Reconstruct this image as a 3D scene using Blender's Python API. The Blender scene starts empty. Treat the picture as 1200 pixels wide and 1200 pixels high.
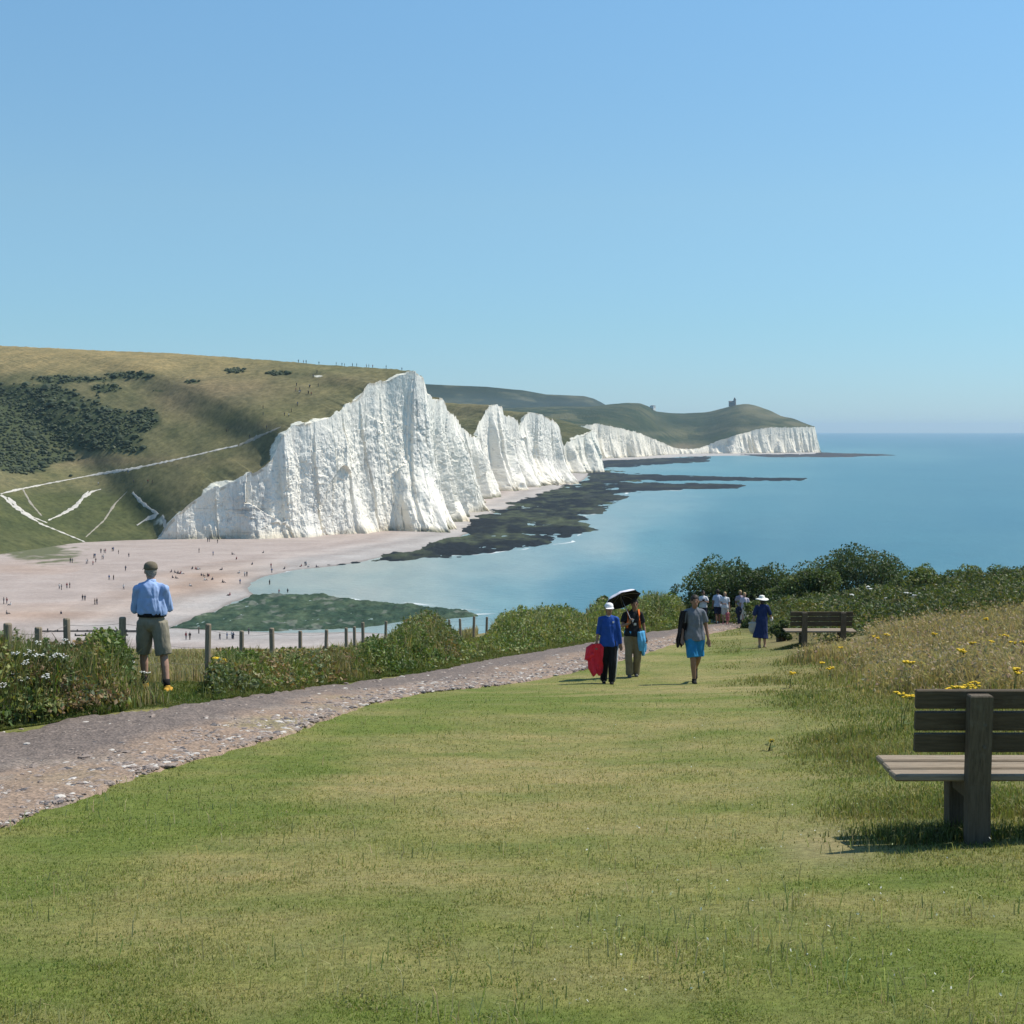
import bpy, bmesh, math, random
import numpy as np
from mathutils import Vector, Matrix
from mathutils.bvhtree import BVHTree

scene = bpy.context.scene
rng = np.random.default_rng(11)
random.seed(5)

# ------------------------------------------------------------------ camera, sky, sun, exposure
F = 1700.0            # focal length in units of the 1200-wide frame
HY = 503.5            # row of the true eye level
CZ = 46.0             # camera height above the sea
cam_d = bpy.data.cameras.new('camera')
cam = bpy.data.objects.new('camera', cam_d)
scene.collection.objects.link(cam)
cam.location = (0, 0, CZ)
cam.rotation_euler = (math.radians(90), 0, 0)
cam_d.sensor_width = 36
cam_d.lens = 36 * F / 1200
cam_d.shift_y = -(600 - HY) / 1200
cam_d.clip_start = 0.1
cam_d.clip_end = 80000
scene.camera = cam

SUN_EL = math.radians(56)
SUN_AZ = math.atan2(0.94, 0.33)          # from +Y towards +X
world = bpy.data.worlds.new('World')
scene.world = world
world.use_nodes = True
wn = world.node_tree
bg = wn.nodes['Background']
sky = wn.nodes.new('ShaderNodeTexSky')
sky.sky_type = 'NISHITA'
sky.sun_disc = False
sky.sun_elevation = SUN_EL
sky.sun_rotation = SUN_AZ
sky.altitude = 0
sky.air_density = 1.0
sky.dust_density = 0.0
sky.ozone_density = 8.0
# clear maritime air: the same tint with height all round the horizon
_tc = wn.nodes.new('ShaderNodeTexCoord'); _sp = wn.nodes.new('ShaderNodeSeparateXYZ'); _rp = wn.nodes.new('ShaderNodeValToRGB'); _mx = wn.nodes.new('ShaderNodeMix')
_mx.data_type = 'RGBA'; _mx.blend_type = 'MULTIPLY'; _mx.inputs[0].default_value = 1.0
_el = _rp.color_ramp.elements
for _p, _c in ((0.0, (0.41, 0.55, 0.73)), (0.07, (0.57, 0.68, 0.69)), (0.155, (0.82, 0.85, 0.73)), (0.30, (0.98, 1.06, 0.90)), (1.0, (0.98, 1.06, 0.90))):
    _e = _el[0] if _p == 0 else (_el[-1] if _p == 1 else _el.new(_p))
    _e.position = _p; _e.color = (*_c, 1)
wn.links.new(_tc.outputs['Generated'], _sp.inputs[0]); wn.links.new(_sp.outputs['Z'], _rp.inputs[0])
wn.links.new(sky.outputs[0], _mx.inputs[6]); wn.links.new(_rp.outputs[0], _mx.inputs[7]); wn.links.new(_mx.outputs[2], bg.inputs[0])
bg.inputs[1].default_value = 0.15
sun_d = bpy.data.lights.new('sun', 'SUN')
sun_d.energy = 4.8
sun_d.angle = math.radians(0.5)
sun_d.color = (1.0, 0.94, 0.84)
sun = bpy.data.objects.new('sun', sun_d)
scene.collection.objects.link(sun)
SV = Vector((math.sin(SUN_AZ) * math.cos(SUN_EL), math.cos(SUN_AZ) * math.cos(SUN_EL), math.sin(SUN_EL)))
sun.rotation_euler = SV.to_track_quat('Z', 'Y').to_euler()
sun.location = (40, 20, 120)
scene.view_settings.view_transform = 'Standard'
scene.view_settings.look = 'None'
scene.view_settings.exposure = 0.15
scene.view_settings.gamma = 1.0
scene.view_settings.use_curve_mapping = False
scene.cycles.max_bounces = 6
scene.cycles.volume_bounces = 0
scene.cycles.transparent_max_bounces = 8

# ------------------------------------------------------------------ helpers
def link(o, parent=None):
    scene.collection.objects.link(o)
    if parent is not None:
        o.parent = parent
    return o

def tag(o, label=None, cat=None, group=None, kind=None):
    if label: o['label'] = label
    if cat: o['category'] = cat
    if group: o['group'] = group
    if kind: o['kind'] = kind
    return o

def empty(name, loc=(0, 0, 0), rz=0.0):
    o = bpy.data.objects.new(name, None)
    o.location = loc
    o.rotation_euler = (0, 0, rz)
    o.empty_display_size = 0.2
    return link(o)

def mesh_np(name, V, Fa, mat=None, parent=None, col=None, smooth=False, attrs=None, mats=None, midx=None):
    """V (n,3); Fa: (m,k) int array, all faces with k corners, or a list of such arrays"""
    me = bpy.data.meshes.new(name)
    V = np.asarray(V, dtype=np.float32)
    fl = Fa if isinstance(Fa, list) else [Fa]
    fl = [np.asarray(f, dtype=np.int32) for f in fl if len(f)]
    loops = np.concatenate([f.ravel() for f in fl])
    tot = np.concatenate([np.full(len(f), f.shape[1], dtype=np.int32) for f in fl])
    start = np.concatenate([[0], np.cumsum(tot)[:-1]]).astype(np.int32)
    me.vertices.add(len(V)); me.vertices.foreach_set('co', V.ravel())
    me.loops.add(len(loops)); me.loops.foreach_set('vertex_index', loops)
    me.polygons.add(len(tot)); me.polygons.foreach_set('loop_start', start)
    me.polygons.foreach_set('use_smooth', np.full(len(tot), smooth))
    if midx is not None:
        me.polygons.foreach_set('material_index', np.asarray(midx, dtype=np.int32))
    me.update(calc_edges=True)
    if col is not None:
        a = me.attributes.new('Col', 'FLOAT_COLOR', 'POINT')
        c = np.ones((len(V), 4), dtype=np.float32); c[:, :3] = col
        a.data.foreach_set('color', c.ravel())
    for k, v in (attrs or {}).items():
        a = me.attributes.new(k, 'FLOAT', 'POINT')
        a.data.foreach_set('value', np.asarray(v, dtype=np.float32))
    for m in (mats or ([mat] if mat else [])):
        me.materials.append(m)
    o = bpy.data.objects.new(name, me)
    return link(o, parent)

def grid_faces(nr, nc):
    i = np.arange(nr - 1)[:, None] * nc + np.arange(nc - 1)[None, :]
    i = i.ravel()
    return np.stack([i, i + 1, i + nc + 1, i + nc], 1)

def _hash(ix, iy, seed):
    h = (ix.astype(np.int64) * 374761393 + iy.astype(np.int64) * 668265263 + seed * 1442695041) & 0x7fffffff
    h = ((h ^ (h >> 13)) * 1274126177) & 0x7fffffff
    h = (h ^ (h >> 16)) & 0xffff
    return h / 65535.0

def vnoise(x, y, seed=0):
    x = np.asarray(x, dtype=np.float64); y = np.asarray(y, dtype=np.float64) + 0 * x
    x = x + 0 * y
    ix = np.floor(x); iy = np.floor(y)
    fx = x - ix; fy = y - iy
    fx = fx * fx * (3 - 2 * fx); fy = fy * fy * (3 - 2 * fy)
    a = _hash(ix, iy, seed); b = _hash(ix + 1, iy, seed)
    c = _hash(ix, iy + 1, seed); d = _hash(ix + 1, iy + 1, seed)
    return (a + (b - a) * fx) * (1 - fy) + (c + (d - c) * fx) * fy

def fbm(x, y, seed=0, oct=4, gain=0.5):
    """about -1..1"""
    s = 0; a = 1; t = 0
    x = np.asarray(x, dtype=np.float64); y = np.asarray(y, dtype=np.float64)
    for k in range(oct):
        s = s + a * (vnoise(x * 2 ** k + 17.3 * k, y * 2 ** k + 5.1 * k, seed + k) * 2 - 1); t += a; a *= gain
    return s / t * 1.5

def sstep(a, b, x):
    t = np.clip((x - a) / (b - a), 0, 1)
    return t * t * (3 - 2 * t)

def lerp3(a, b, t):
    t = np.asarray(t)[..., None]
    return np.asarray(a) * (1 - t) + np.asarray(b) * t

ORD = 'first second third fourth fifth sixth seventh eighth ninth tenth eleventh twelfth thirteenth fourteenth fifteenth sixteenth seventeenth eighteenth nineteenth twentieth'.split()
def rank_labels(objs, phrase):
    """say which of several look-alikes each one is, counted from the left as the viewer stands"""
    objs = sorted(objs, key=lambda o: o.location.x / o.location.y)
    n = len(objs)
    for i, o in enumerate(objs):
        if n == 1: w = 'the only one of'
        elif i == 0: w = 'leftmost of'
        elif i == n - 1: w = 'rightmost of'
        elif i < 20: w = ORD[i] + ' from left of'
        else: w = '%d from left of' % (i + 1)
        o['label'] = w + ' ' + phrase

# ------------------------------------------------------------------ node materials
def new_mat(name):
    m = bpy.data.materials.new(name)
    m.use_nodes = True
    nt = m.node_tree
    return m, nt, nt.nodes['Principled BSDF']

def N(nt, t, **kw):
    n = nt.nodes.new(t)
    for k, v in kw.items():
        if k.startswith('i_'):
            n.inputs[int(k[2:])].default_value = v
        else:
            setattr(n, k, v)
    return n

def L(nt, a, b):
    nt.links.new(a, b)

def noise_node(nt, scale, detail=4, rough=0.55, stretch=None, coord='Object'):
    tc = N(nt, 'ShaderNodeTexCoord')
    n = N(nt, 'ShaderNodeTexNoise')
    n.inputs['Scale'].default_value = scale
    n.inputs['Detail'].default_value = detail
    n.inputs['Roughness'].default_value = rough
    if stretch:
        mp = N(nt, 'ShaderNodeMapping')
        mp.inputs['Scale'].default_value = stretch
        L(nt, tc.outputs[coord], mp.inputs[0]); L(nt, mp.outputs[0], n.inputs[0])
    else:
        L(nt, tc.outputs[coord], n.inputs[0])
    return n

def ramp(nt, fac, stops):
    r = N(nt, 'ShaderNodeValToRGB')
    el = r.color_ramp.elements
    while len(el) < len(stops): el.new(0.5)
    for e, (p, c) in zip(el, stops):
        e.position = p
        e.color = (*c, 1) if len(c) == 3 else c
    L(nt, fac, r.inputs[0])
    return r

def mixc(nt, fac, a, b, mode='MIX'):
    m = N(nt, 'ShaderNodeMix', data_type='RGBA', blend_type=mode)
    for sock, v in ((m.inputs[0], fac), (m.inputs[6], a), (m.inputs[7], b)):
        if hasattr(v, 'is_linked'):
            L(nt, v, sock)
        elif isinstance(v, (int, float)):
            sock.default_value = v
        else:
            sock.default_value = (*v, 1)
    return m.outputs[2]

def attr(nt, name):
    return N(nt, 'ShaderNodeAttribute', attribute_name=name)

def bump(nt, bsdf, h, strength=0.3, dist=0.02):
    b = N(nt, 'ShaderNodeBump')
    b.inputs['Strength'].default_value = strength
    b.inputs['Distance'].default_value = dist
    L(nt, h, b.inputs['Height'])
    L(nt, b.outputs[0], bsdf.inputs['Normal'])

def simple(name, c, rough=0.8, var=0.25, scale=6, bstr=0.0, bscale=40, spec=0.25, stretch=None, metal=0.0):
    m, nt, b = new_mat(name)
    n = noise_node(nt, scale, 4, 0.6, stretch)
    lo = tuple(x * (1 - var) for x in c); hi = tuple(min(1, x * (1 + var)) for x in c)
    r = ramp(nt, n.outputs[0], [(0.3, lo), (0.7, hi)])
    L(nt, r.outputs[0], b.inputs['Base Color'])
    b.inputs['Roughness'].default_value = rough
    b.inputs['Specular IOR Level'].default_value = spec
    b.inputs['Metallic'].default_value = metal
    if bstr:
        n2 = noise_node(nt, bscale, 5, 0.6, stretch)
        bump(nt, b, n2.outputs[0], bstr, 0.01)
    return m

def foliage(name, trans=0.35, rough=0.55, spec=0.25, tint=(1.25, 1.3, 0.5)):
    """leaf or blade colours come per vertex; part of the light passes through"""
    m, nt, b = new_mat(name)
    a = attr(nt, 'Col')
    L(nt, a.outputs[0], b.inputs['Base Color'])
    b.inputs['Roughness'].default_value = rough
    b.inputs['Specular IOR Level'].default_value = spec
    t = N(nt, 'ShaderNodeBsdfTranslucent')
    L(nt, mixc(nt, 1.0, a.outputs[0], tint, 'MULTIPLY'), t.inputs[0])
    mx = N(nt, 'ShaderNodeMixShader')
    mx.inputs[0].default_value = trans
    L(nt, b.outputs[0], mx.inputs[1]); L(nt, t.outputs[0], mx.inputs[2])
    L(nt, mx.outputs[0], nt.nodes['Material Output'].inputs[0])
    return m

# ------------------------------------------------------------------ the lie of the land near the viewer
_ty = np.array([-80, -30, 0, 4.2, 8.1, 12.8, 17, 20, 24, 29, 37, 40, 46, 60, 72, 85, 98, 115, 140, 175, 210, 400], float)
_td = np.array([-4, -1.0, 1.6, 1.84, 2.43, 2.95, 3.38, 3.75, 4.40, 5.15, 5.86, 6.17, 6.95, 8.5, 9.75, 11.3, 13.6, 18, 29, 47, 50, 50], float)
_fy = np.arange(-80, 400, 0.25)
_fd = np.interp(_fy, _ty, _td)
for _w in (9, 21):
    _k = np.hanning(_w + 2)[1:-1]; _k /= _k.sum()
    _fd = np.convolve(np.pad(_fd, _w // 2, mode='edge'), _k, 'valid')

def drop(x, y):
    x = np.asarray(x, float); y = np.asarray(y, float)
    d = np.interp(y, _fy, _fd)
    x0 = np.where(y < 37, 2.5 + 0.095 * y, 6 + (y - 37) * 0.17)
    u = (x - x0)
    r = 0.135 * np.log1p(np.exp(np.clip(u / 1.2, -30, 30))) * 1.2
    r = np.minimum(r, 3.2) * (1 - sstep(85, 140, y))
    n = 0.05 * fbm(x / 3.1, y / 3.1, 3, 3) * sstep(0, 10, y) + 0.010 * fbm(x / 0.5, y / 0.5, 9, 2)
    fl = np.interp(y, [0, 15, 20, 30, 47, 60, 80, 95], [-5.6, -5.2, -4.9, -3.9, -2.2, -0.4, 5, 9]) - 0.8      # the field beyond the fence lies lower
    d = d + 1.5 * sstep(0, 9, fl - x) * sstep(18, 34, y)
    d = d - 0.20 * sstep(-1.5, -4.5, x) * sstep(12, 17, y) * (1 - sstep(22, 28, y))
    return d - r + n

def gz(x, y):
    return CZ - drop(x, y)

def unproj(px, py, h=0.0):
    """pixel of the photograph -> point of the near ground (vectorised bisection)"""
    px = np.asarray(px, float); py = np.asarray(py, float) + 0 * px
    k = (px - 600) / F; s = (py - HY) / F
    lo = np.full(px.shape, 2.0); hi = np.full(px.shape, 92.0)
    for _ in range(28):
        m = (lo + hi) / 2
        above = (drop(k * m, m) - h) / m > s
        lo = np.where(above, m, lo); hi = np.where(above, hi, m)
    y = (lo + hi) / 2
    return k * y, y

def proj(x, y, z):
    return 600 + F * x / y, HY + F * (CZ - z) / y

def plan(px, py):
    """pixel -> point on the sea level plane"""
    y = F * CZ / (np.asarray(py, float) - HY)
    return (np.asarray(px, float) - 600) / F * y, y

PU = np.array([(-400, 935), (-150, 884), (0, 857), (100, 842), (200, 829), (280, 819), (390, 803), (500, 788), (573, 774), (683, 755), (760, 741), (795, 737), (840, 731), (870, 729)], float)
PL = np.array([(-400, 1150), (-150, 1032), (0, 972), (50, 952), (100, 934), (150, 915), (250, 884), (300, 871), (346, 858), (401, 836), (438, 825), (500, 812), (590, 803), (647, 793), (690, 784), (759, 765), (780, 758), (804, 751), (840, 741), (870, 735)], float)

def path_pos(x, y):
    """0 at the fence edge of the path, 1 at its lawn edge; outside of 0..1 off the path"""
    z = gz(x, y)
    px, py = proj(x, np.maximum(y, 2), z)
    a = np.interp(px, PU[:, 0], PU[:, 1]); b = np.interp(px, PL[:, 0], PL[:, 1])
    v = (py - a) / np.maximum(b - a, 1.0)
    return np.where(px > 872, 2.0, v), px, py

# ------------------------------------------------------------------ near ground
def lawn_col(x, y, px, py):
    """colour of the turf: fresh green, dry straw and bare patches (all of them the turf's own)"""
    n1 = fbm(x / 1.6, y / 0.9, 21, 4); n2 = fbm(x / 0.45, y / 0.3, 31, 3); n3 = fbm(x / 6, y / 4, 41, 3)
    g = np.array([0.132, 0.168, 0.038]); d = np.array([0.290, 0.244, 0.110]); b = np.array([0.36, 0.275, 0.18])
    # greener band beside the path, drier towards the middle
    v = path_pos(x, y)[0]
    band = np.exp(-((v - 1.9) / 0.9) ** 2) * sstep(760, 560, px)
    dry = np.clip(0.40 + 0.40 * n1 + 0.26 * n2 + 0.42 * n3 - 0.50 * band, 0.03, 1)
    c = lerp3(g, d, dry)
    bare = np.clip(np.exp(-(((px - 975) / 60) ** 2 + ((py - 990) / 24) ** 2)) * 0.45 + 0.10 * n2, 0, 1) * sstep(860, 930, px) * sstep(0, 60, 1060 - py)
    c = lerp3(c, b, np.clip(bare, 0, 0.5))
    return c

def zone(x, y):
    """masks: meadow (tall dry grass on the right), rough (half-long grass before it), verge (fence side)"""
    v, px, py = path_pos(x, y)
    n = fbm(x / 2.2, y / 2.2, 51, 3)
    # distance of a pixel below the meadow's front edge
    ex = np.interp(px, [880, 920, 960, 1020, 1100, 1200, 1500], [748, 772, 790, 808, 822, 836, 870])
    meadow = sstep(8, -22, py - ex + 14 * n) * (px > 885)
    rx = np.interp(px, [750, 815, 880, 940, 1000, 1200, 1500], [650, 715, 800, 880, 935, 965, 990])
    rough = sstep(70, -110, py - rx + 85 * n) * (px > 790)
    verge = sstep(0.03, -0.06, v + 0.02 * n)
    return meadow, rough, verge, v, px, py

gx = np.concatenate([np.arange(-140, -16, 5), np.arange(-16, -9, 0.5), np.arange(-9, 16, 0.2), np.arange(16, 32, 0.5), np.arange(32, 160, 5)])
gy = np.concatenate([np.arange(-60, 2, 3), np.arange(2, 14, 0.14), np.arange(14, 32, 0.22), np.arange(32, 92, 0.5), np.arange(92, 240, 3)])
GX, GY = np.meshgrid(gx, gy)
Z = gz(GX, GY)
mead, rough_, verge, vv, gpx, gpy = zone(GX, GY)
c = lawn_col(GX, GY, gpx, gpy)
nn = fbm(GX / 1.3, GY / 1.3, 71, 3)
c = lerp3(c, lerp3([0.10, 0.125, 0.035], [0.19, 0.165, 0.07], np.clip(0.5 + 0.6 * nn, 0, 1)), rough_ * 0.6)
c = lerp3(c, [0.20, 0.165, 0.08], mead * 0.8)
c = lerp3(c, lerp3([0.07, 0.10, 0.03], [0.15, 0.135, 0.06], np.clip(0.5 + 0.6 * nn, 0, 1)), verge)
field = sstep(26, 34, GY + 1.2 * (GX + 5)) * verge * (GX < 4)
c = lerp3(c, lerp3([0.16, 0.15, 0.07], [0.27, 0.23, 0.12], np.clip(0.5 + 0.6 * nn, 0, 1)), field)
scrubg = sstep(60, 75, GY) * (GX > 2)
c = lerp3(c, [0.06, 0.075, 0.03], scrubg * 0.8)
m, nt, b = new_mat('turf')
a = attr(nt, 'Col'); n1 = noise_node(nt, 22, 6, 0.7); n2 = noise_node(nt, 3, 4, 0.6)
cc = mixc(nt, 1.0, a.outputs[0], ramp(nt, n1.outputs[0], [(0.3, (0.62, 0.62, 0.62)), (0.7, (1.35, 1.35, 1.35))]).outputs[0], 'MULTIPLY')
cc = mixc(nt, 1.0, cc, ramp(nt, n2.outputs[0], [(0.35, (0.88, 0.92, 0.9)), (0.65, (1.1, 1.06, 1.0))]).outputs[0], 'MULTIPLY')
L(nt, cc, b.inputs['Base Color']); b.inputs['Roughness'].default_value = 0.95; b.inputs['Specular IOR Level'].default_value = 0.1
n3 = noise_node(nt, 90, 4, 0.7); bump(nt, b, n3.outputs[0], 0.5, 0.03)
M_TURF = m
ground = mesh_np('ground', np.stack([GX, GY, Z], -1).reshape(-1, 3), grid_faces(len(gy), len(gx)), m, col=c.reshape(-1, 3), smooth=True)
tag(ground, kind='structure')

# ------------------------------------------------------------------ gravel path
NU, NV = 420, 30
su = np.linspace(0, 1, NU)
pxs = np.interp(su, [0, 1], [-400, 868])
pxs = -400 + 1268 * su
ux, uy = unproj(pxs, np.interp(pxs, PU[:, 0], PU[:, 1]))
lx, ly = unproj(pxs, np.interp(pxs, PL[:, 0], PL[:, 1]))
tv = np.linspace(-0.08, 1.08, NV)
PX = ux[:, None] * (1 - tv) + lx[:, None] * tv; PY = uy[:, None] * (1 - tv) + ly[:, None] * tv
edge = np.minimum(tv, 1 - tv)[None, :]
wid = np.hypot(ux - lx, uy - ly)[:, None]
en = 0.26 * fbm(PX / 0.35, PY / 0.35, 81, 4) + 0.22 * fbm(PX / 1.7, PY / 1.7, 83, 2)
lift = np.clip((edge * wid + en) * 0.25, -0.05, 0.028)
PZ = gz(PX, PY) + lift + 0.012 * fbm(PX / 0.16, PY / 0.16, 85, 2) * (lift > 0)
m, nt, b = new_mat('gravel')
a = attr(nt, 'Col')
vor = N(nt, 'ShaderNodeTexVoronoi'); vor.inputs['Scale'].default_value = 38
tc = N(nt, 'ShaderNodeTexCoord'); L(nt, tc.outputs['Object'], vor.inputs[0])
sep = N(nt, 'ShaderNodeSeparateColor'); L(nt, vor.outputs['Color'], sep.inputs[0])
cc = mixc(nt, 1.0, a.outputs[0], ramp(nt, sep.outputs[0], [(0.1, (0.7, 0.7, 0.7)), (0.6, (1.0, 1.0, 1.0)), (0.92, (1.25, 1.22, 1.2))]).outputs[0], 'MULTIPLY')
n1 = noise_node(nt, 5, 5, 0.65)
cc = mixc(nt, 1.0, cc, ramp(nt, n1.outputs[0], [(0.3, (0.78, 0.78, 0.8)), (0.7, (1.2, 1.18, 1.15))]).outputs[0], 'MULTIPLY')
L(nt, cc, b.inputs['Base Color']); b.inputs['Roughness'].default_value = 0.9; b.inputs['Specular IOR Level'].default_value = 0.2
bump(nt, b, vor.outputs['Distance'], 0.5, 0.02)
pt = np.clip(tv[None, :] + 0.10 * fbm(PX / 1.2, PY / 1.2, 91, 3), 0, 1)
pc = lerp3([0.172, 0.142, 0.124], [0.285, 0.210, 0.155], sstep(0.36, 0.62, pt))
pc = lerp3(pc, [0.27, 0.235, 0.20], 0.5 * sstep(0.1, 0.7, fbm(PX / 0.6, PY / 0.6, 97, 3)) * sstep(0.3, 0.5, pt))
pc = lerp3(pc, [0.25, 0.22, 0.11], 0.75 * sstep(0.0, 0.7, fbm(PX / 1.4, PY / 1.4, 95, 3)) * sstep(0.5, 0.8, pt) * sstep(10, 14, PY) * (1 - sstep(20, 26, PY)))
path = mesh_np('path', np.stack([PX, PY, PZ], -1).reshape(-1, 3), grid_faces(NU, NV), m, col=pc.reshape(-1, 3), smooth=True)
tag(path, kind='structure')

# loose flints trodden out of the path
def blob_template(seed, seg=6):
    r = np.random.default_rng(seed)
    V = [(0, 0, 1)]
    for k, zz in enumerate((0.5, -0.3)):
        for i in range(seg):
            aa = 2 * math.pi * (i + 0.5 * k) / seg
            q = math.sqrt(1 - zz * zz) * r.uniform(0.75, 1.15)
            V.append((q * math.cos(aa), q * math.sin(aa), zz * r.uniform(0.8, 1.15)))
    V.append((0, 0, -0.8))
    Fa = []
    for i in range(seg):
        j = (i + 1) % seg
        Fa += [(0, 1 + i, 1 + j), (1 + i, 1 + seg + i, 1 + j), (1 + j, 1 + seg + i, 1 + seg + j), (1 + seg + i, 1 + 2 * seg, 1 + seg + j)]
    return np.array(V), np.array(Fa)

def scatter_blobs(name, P, S, colr, mat, seed=0, nt_=5, rot=True):
    """many small solids in one mesh; P (n,3) places, S (n,3) half sizes"""
    Vs, Fs, Cs, off = [], [], [], 0
    r = np.random.default_rng(seed)
    which = r.integers(0, nt_, len(P))
    for t in range(nt_):
        k = np.where(which == t)[0]
        if not len(k): continue
        tv_, tf = blob_template(seed * 10 + t)
        V = tv_[None] * S[k][:, None, :]
        if rot:
            a = r.uniform(0, 6.28, len(k)); ca, sa = np.cos(a)[:, None], np.sin(a)[:, None]
            V = np.stack([V[..., 0] * ca - V[..., 1] * sa, V[..., 0] * sa + V[..., 1] * ca, V[..., 2]], -1)
        V = V + P[k][:, None, :]
        n = len(tv_)
        Fs.append((tf[None] + (off + np.arange(len(k)) * n)[:, None, None]).reshape(-1, 3))
        Vs.append(V.reshape(-1, 3)); Cs.append(np.repeat(colr[k], n, 0)); off += len(k) * n
    return mesh_np(name, np.concatenate(Vs), np.concatenate(Fs), mat, col=np.concatenate(Cs))

m_flint, nt, b = new_mat('flint')
a = attr(nt, 'Col'); n1 = noise_node(nt, 60, 4, 0.6)
L(nt, mixc(nt, 1.0, a.outputs[0], ramp(nt, n1.outputs[0], [(0.3, (0.75, 0.75, 0.75)), (0.7, (1.2, 1.2, 1.2))]).outputs[0], 'MULTIPLY'), b.inputs['Base Color'])
b.inputs['Roughness'].default_value = 0.75
n = 11000
qx = rng.uniform(-200, 860, n)
hi_ = np.interp(qx, PU[:, 0], PU[:, 1]); lo_ = np.interp(qx, PL[:, 0], PL[:, 1])
w = np.where(rng.random(n) < 0.85, rng.beta(2.6, 1.5, n) * 0.66 + 0.36, rng.uniform(0.02, 1, n))
qy = hi_ + (lo_ - hi_) * w
fx, fy = unproj(qx, qy)
sz = rng.lognormal(-4.45, 0.55, n) * np.clip(fy / 11, 0.8, 2.4)
sz = np.clip(sz * 0.85, 0.004, 0.045)
shade = rng.random(n)[:, None]
fc = np.where(shade < 0.12, [[0.10, 0.09, 0.09]], np.where(shade < 0.84, [[0.27, 0.215, 0.18]], [[0.50, 0.46, 0.41]])) * rng.uniform(0.8, 1.15, (n, 1))
S = np.stack([sz * rng.uniform(0.9, 1.9, n), sz * rng.uniform(0.7, 1.1, n), sz * rng.uniform(0.35, 0.7, n)], 1)
st = scatter_blobs('path_stones', np.stack([fx, fy, gz(fx, fy) + 0.022], 1), S, fc, m_flint, 3)
tag(st, 'loose pale flints and grit along the lawn side of the gravel path', 'stones', kind='stuff')

# ------------------------------------------------------------------ sea
SPX = np.linspace(-500, 1700, 281)
SPY = HY + F * CZ / np.concatenate([np.linspace(150, 700, 50), np.geomspace(712, 20000, 150)])
QX, QY = np.meshgrid(SPX, SPY)
WX, WY = plan(QX, QY)
ctl = [  # px, py, albedo of the water body (clear deep water, milky chalk water, sandy shallows)
 (60, 720, .30, .33, .33), (330, 690, .30, .35, .36), (430, 675, .27, .335, .36), (520, 690, .19, .295, .34), (480, 705, .23, .32, .35), (390, 690, .29, .34, .355), (380, 672, .30, .34, .35), (560, 708, .12, .26, .32), (640, 700, .065, .215, .31),
 (700, 690, .055, .20, .30), (600, 668, .20, .295, .33), (700, 640, .22, .305, .335), (560, 660, .22, .305, .33), (680, 610, .26, .325, .35), (740, 600, .20, .30, .335), (760, 640, .085, .235, .305),
 (860, 640, .045, .17, .245), (860, 600, .065, .205, .275), (820, 560, .12, .265, .305), (900, 550, .085, .235, .29), (1000, 560, .05, .185, .255), (1000, 600, .05, .18, .25), (1100, 640, .04, .165, .24), (1000, 640, .042, .16, .235),
 (1180, 600, .042, .17, .25), (1100, 560, .045, .175, .25), (1180, 540, .042, .17, .25), (980, 530, .10, .24, .29), (1060, 532, .085, .225, .28), (880, 541, .12, .26, .30), (1100, 522, .038, .165, .24), (1180, 514, .036, .155, .235), (1000, 512, .038, .16, .24), (1000, 520, .042, .175, .25), (760, 552, .14, .265, .305)]
ctl = np.array(ctl)
wr = np.zeros(QX.shape); wc = np.zeros(QX.shape + (3,))
jx = 30 * fbm(WX / 160, WY / 300, 121, 3); jy = 9 * fbm(WX / 120, WY / 260, 125, 3)
for q in ctl:
    w = 1 / ((((QX + jx - q[0]) / 60) ** 2 + ((QY + jy * np.clip((QY - HY) / 100, 0, 1) - q[1]) / (6 + 0.16 * (q[1] - HY))) ** 2) ** 1.4 + 0.08)
    wr += w; wc += w[..., None] * q[2:] * np.array([0.98, 0.98, 0.86])
wc = wc / wr[..., None]
wc = wc * (1 - 0.16 * sstep(0.16, 0.05, wc[..., 0]))[..., None]
m, nt, b = new_mat('sea_water')
a = attr(nt, 'Col')
n1 = noise_node(nt, 0.010, 7, 0.65, (0.9, 0.5, 1))
n2 = noise_node(nt, 0.09, 6, 0.7, (1.0, 0.45, 1))
cc = mixc(nt, 1.0, a.outputs[0], ramp(nt, n1.outputs[0], [(0.3, (0.74, 0.88, 0.92)), (0.7, (1.28, 1.12, 1.07))]).outputs[0], 'MULTIPLY')
cc = mixc(nt, 1.0, cc, ramp(nt, n2.outputs[0], [(0.33, (0.86, 0.90, 0.92)), (0.67, (1.12, 1.10, 1.08))]).outputs[0], 'MULTIPLY')
L(nt, cc, b.inputs['Base Color'])
b.inputs['Roughness'].default_value = 0.28
b.inputs['Specular IOR Level'].default_value = 0.30
n3 = noise_node(nt, 0.35, 5, 0.65, (0.7, 1.4, 1)); bump(nt, b, n3.outputs[0], 0.6, 0.9)
sea = mesh_np('sea', np.stack([WX, WY, 0 * WX], -1).reshape(-1, 3), grid_faces(len(SPY), len(SPX)), m, col=wc.reshape(-1, 3), smooth=True)
tag(sea, kind='structure')

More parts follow.
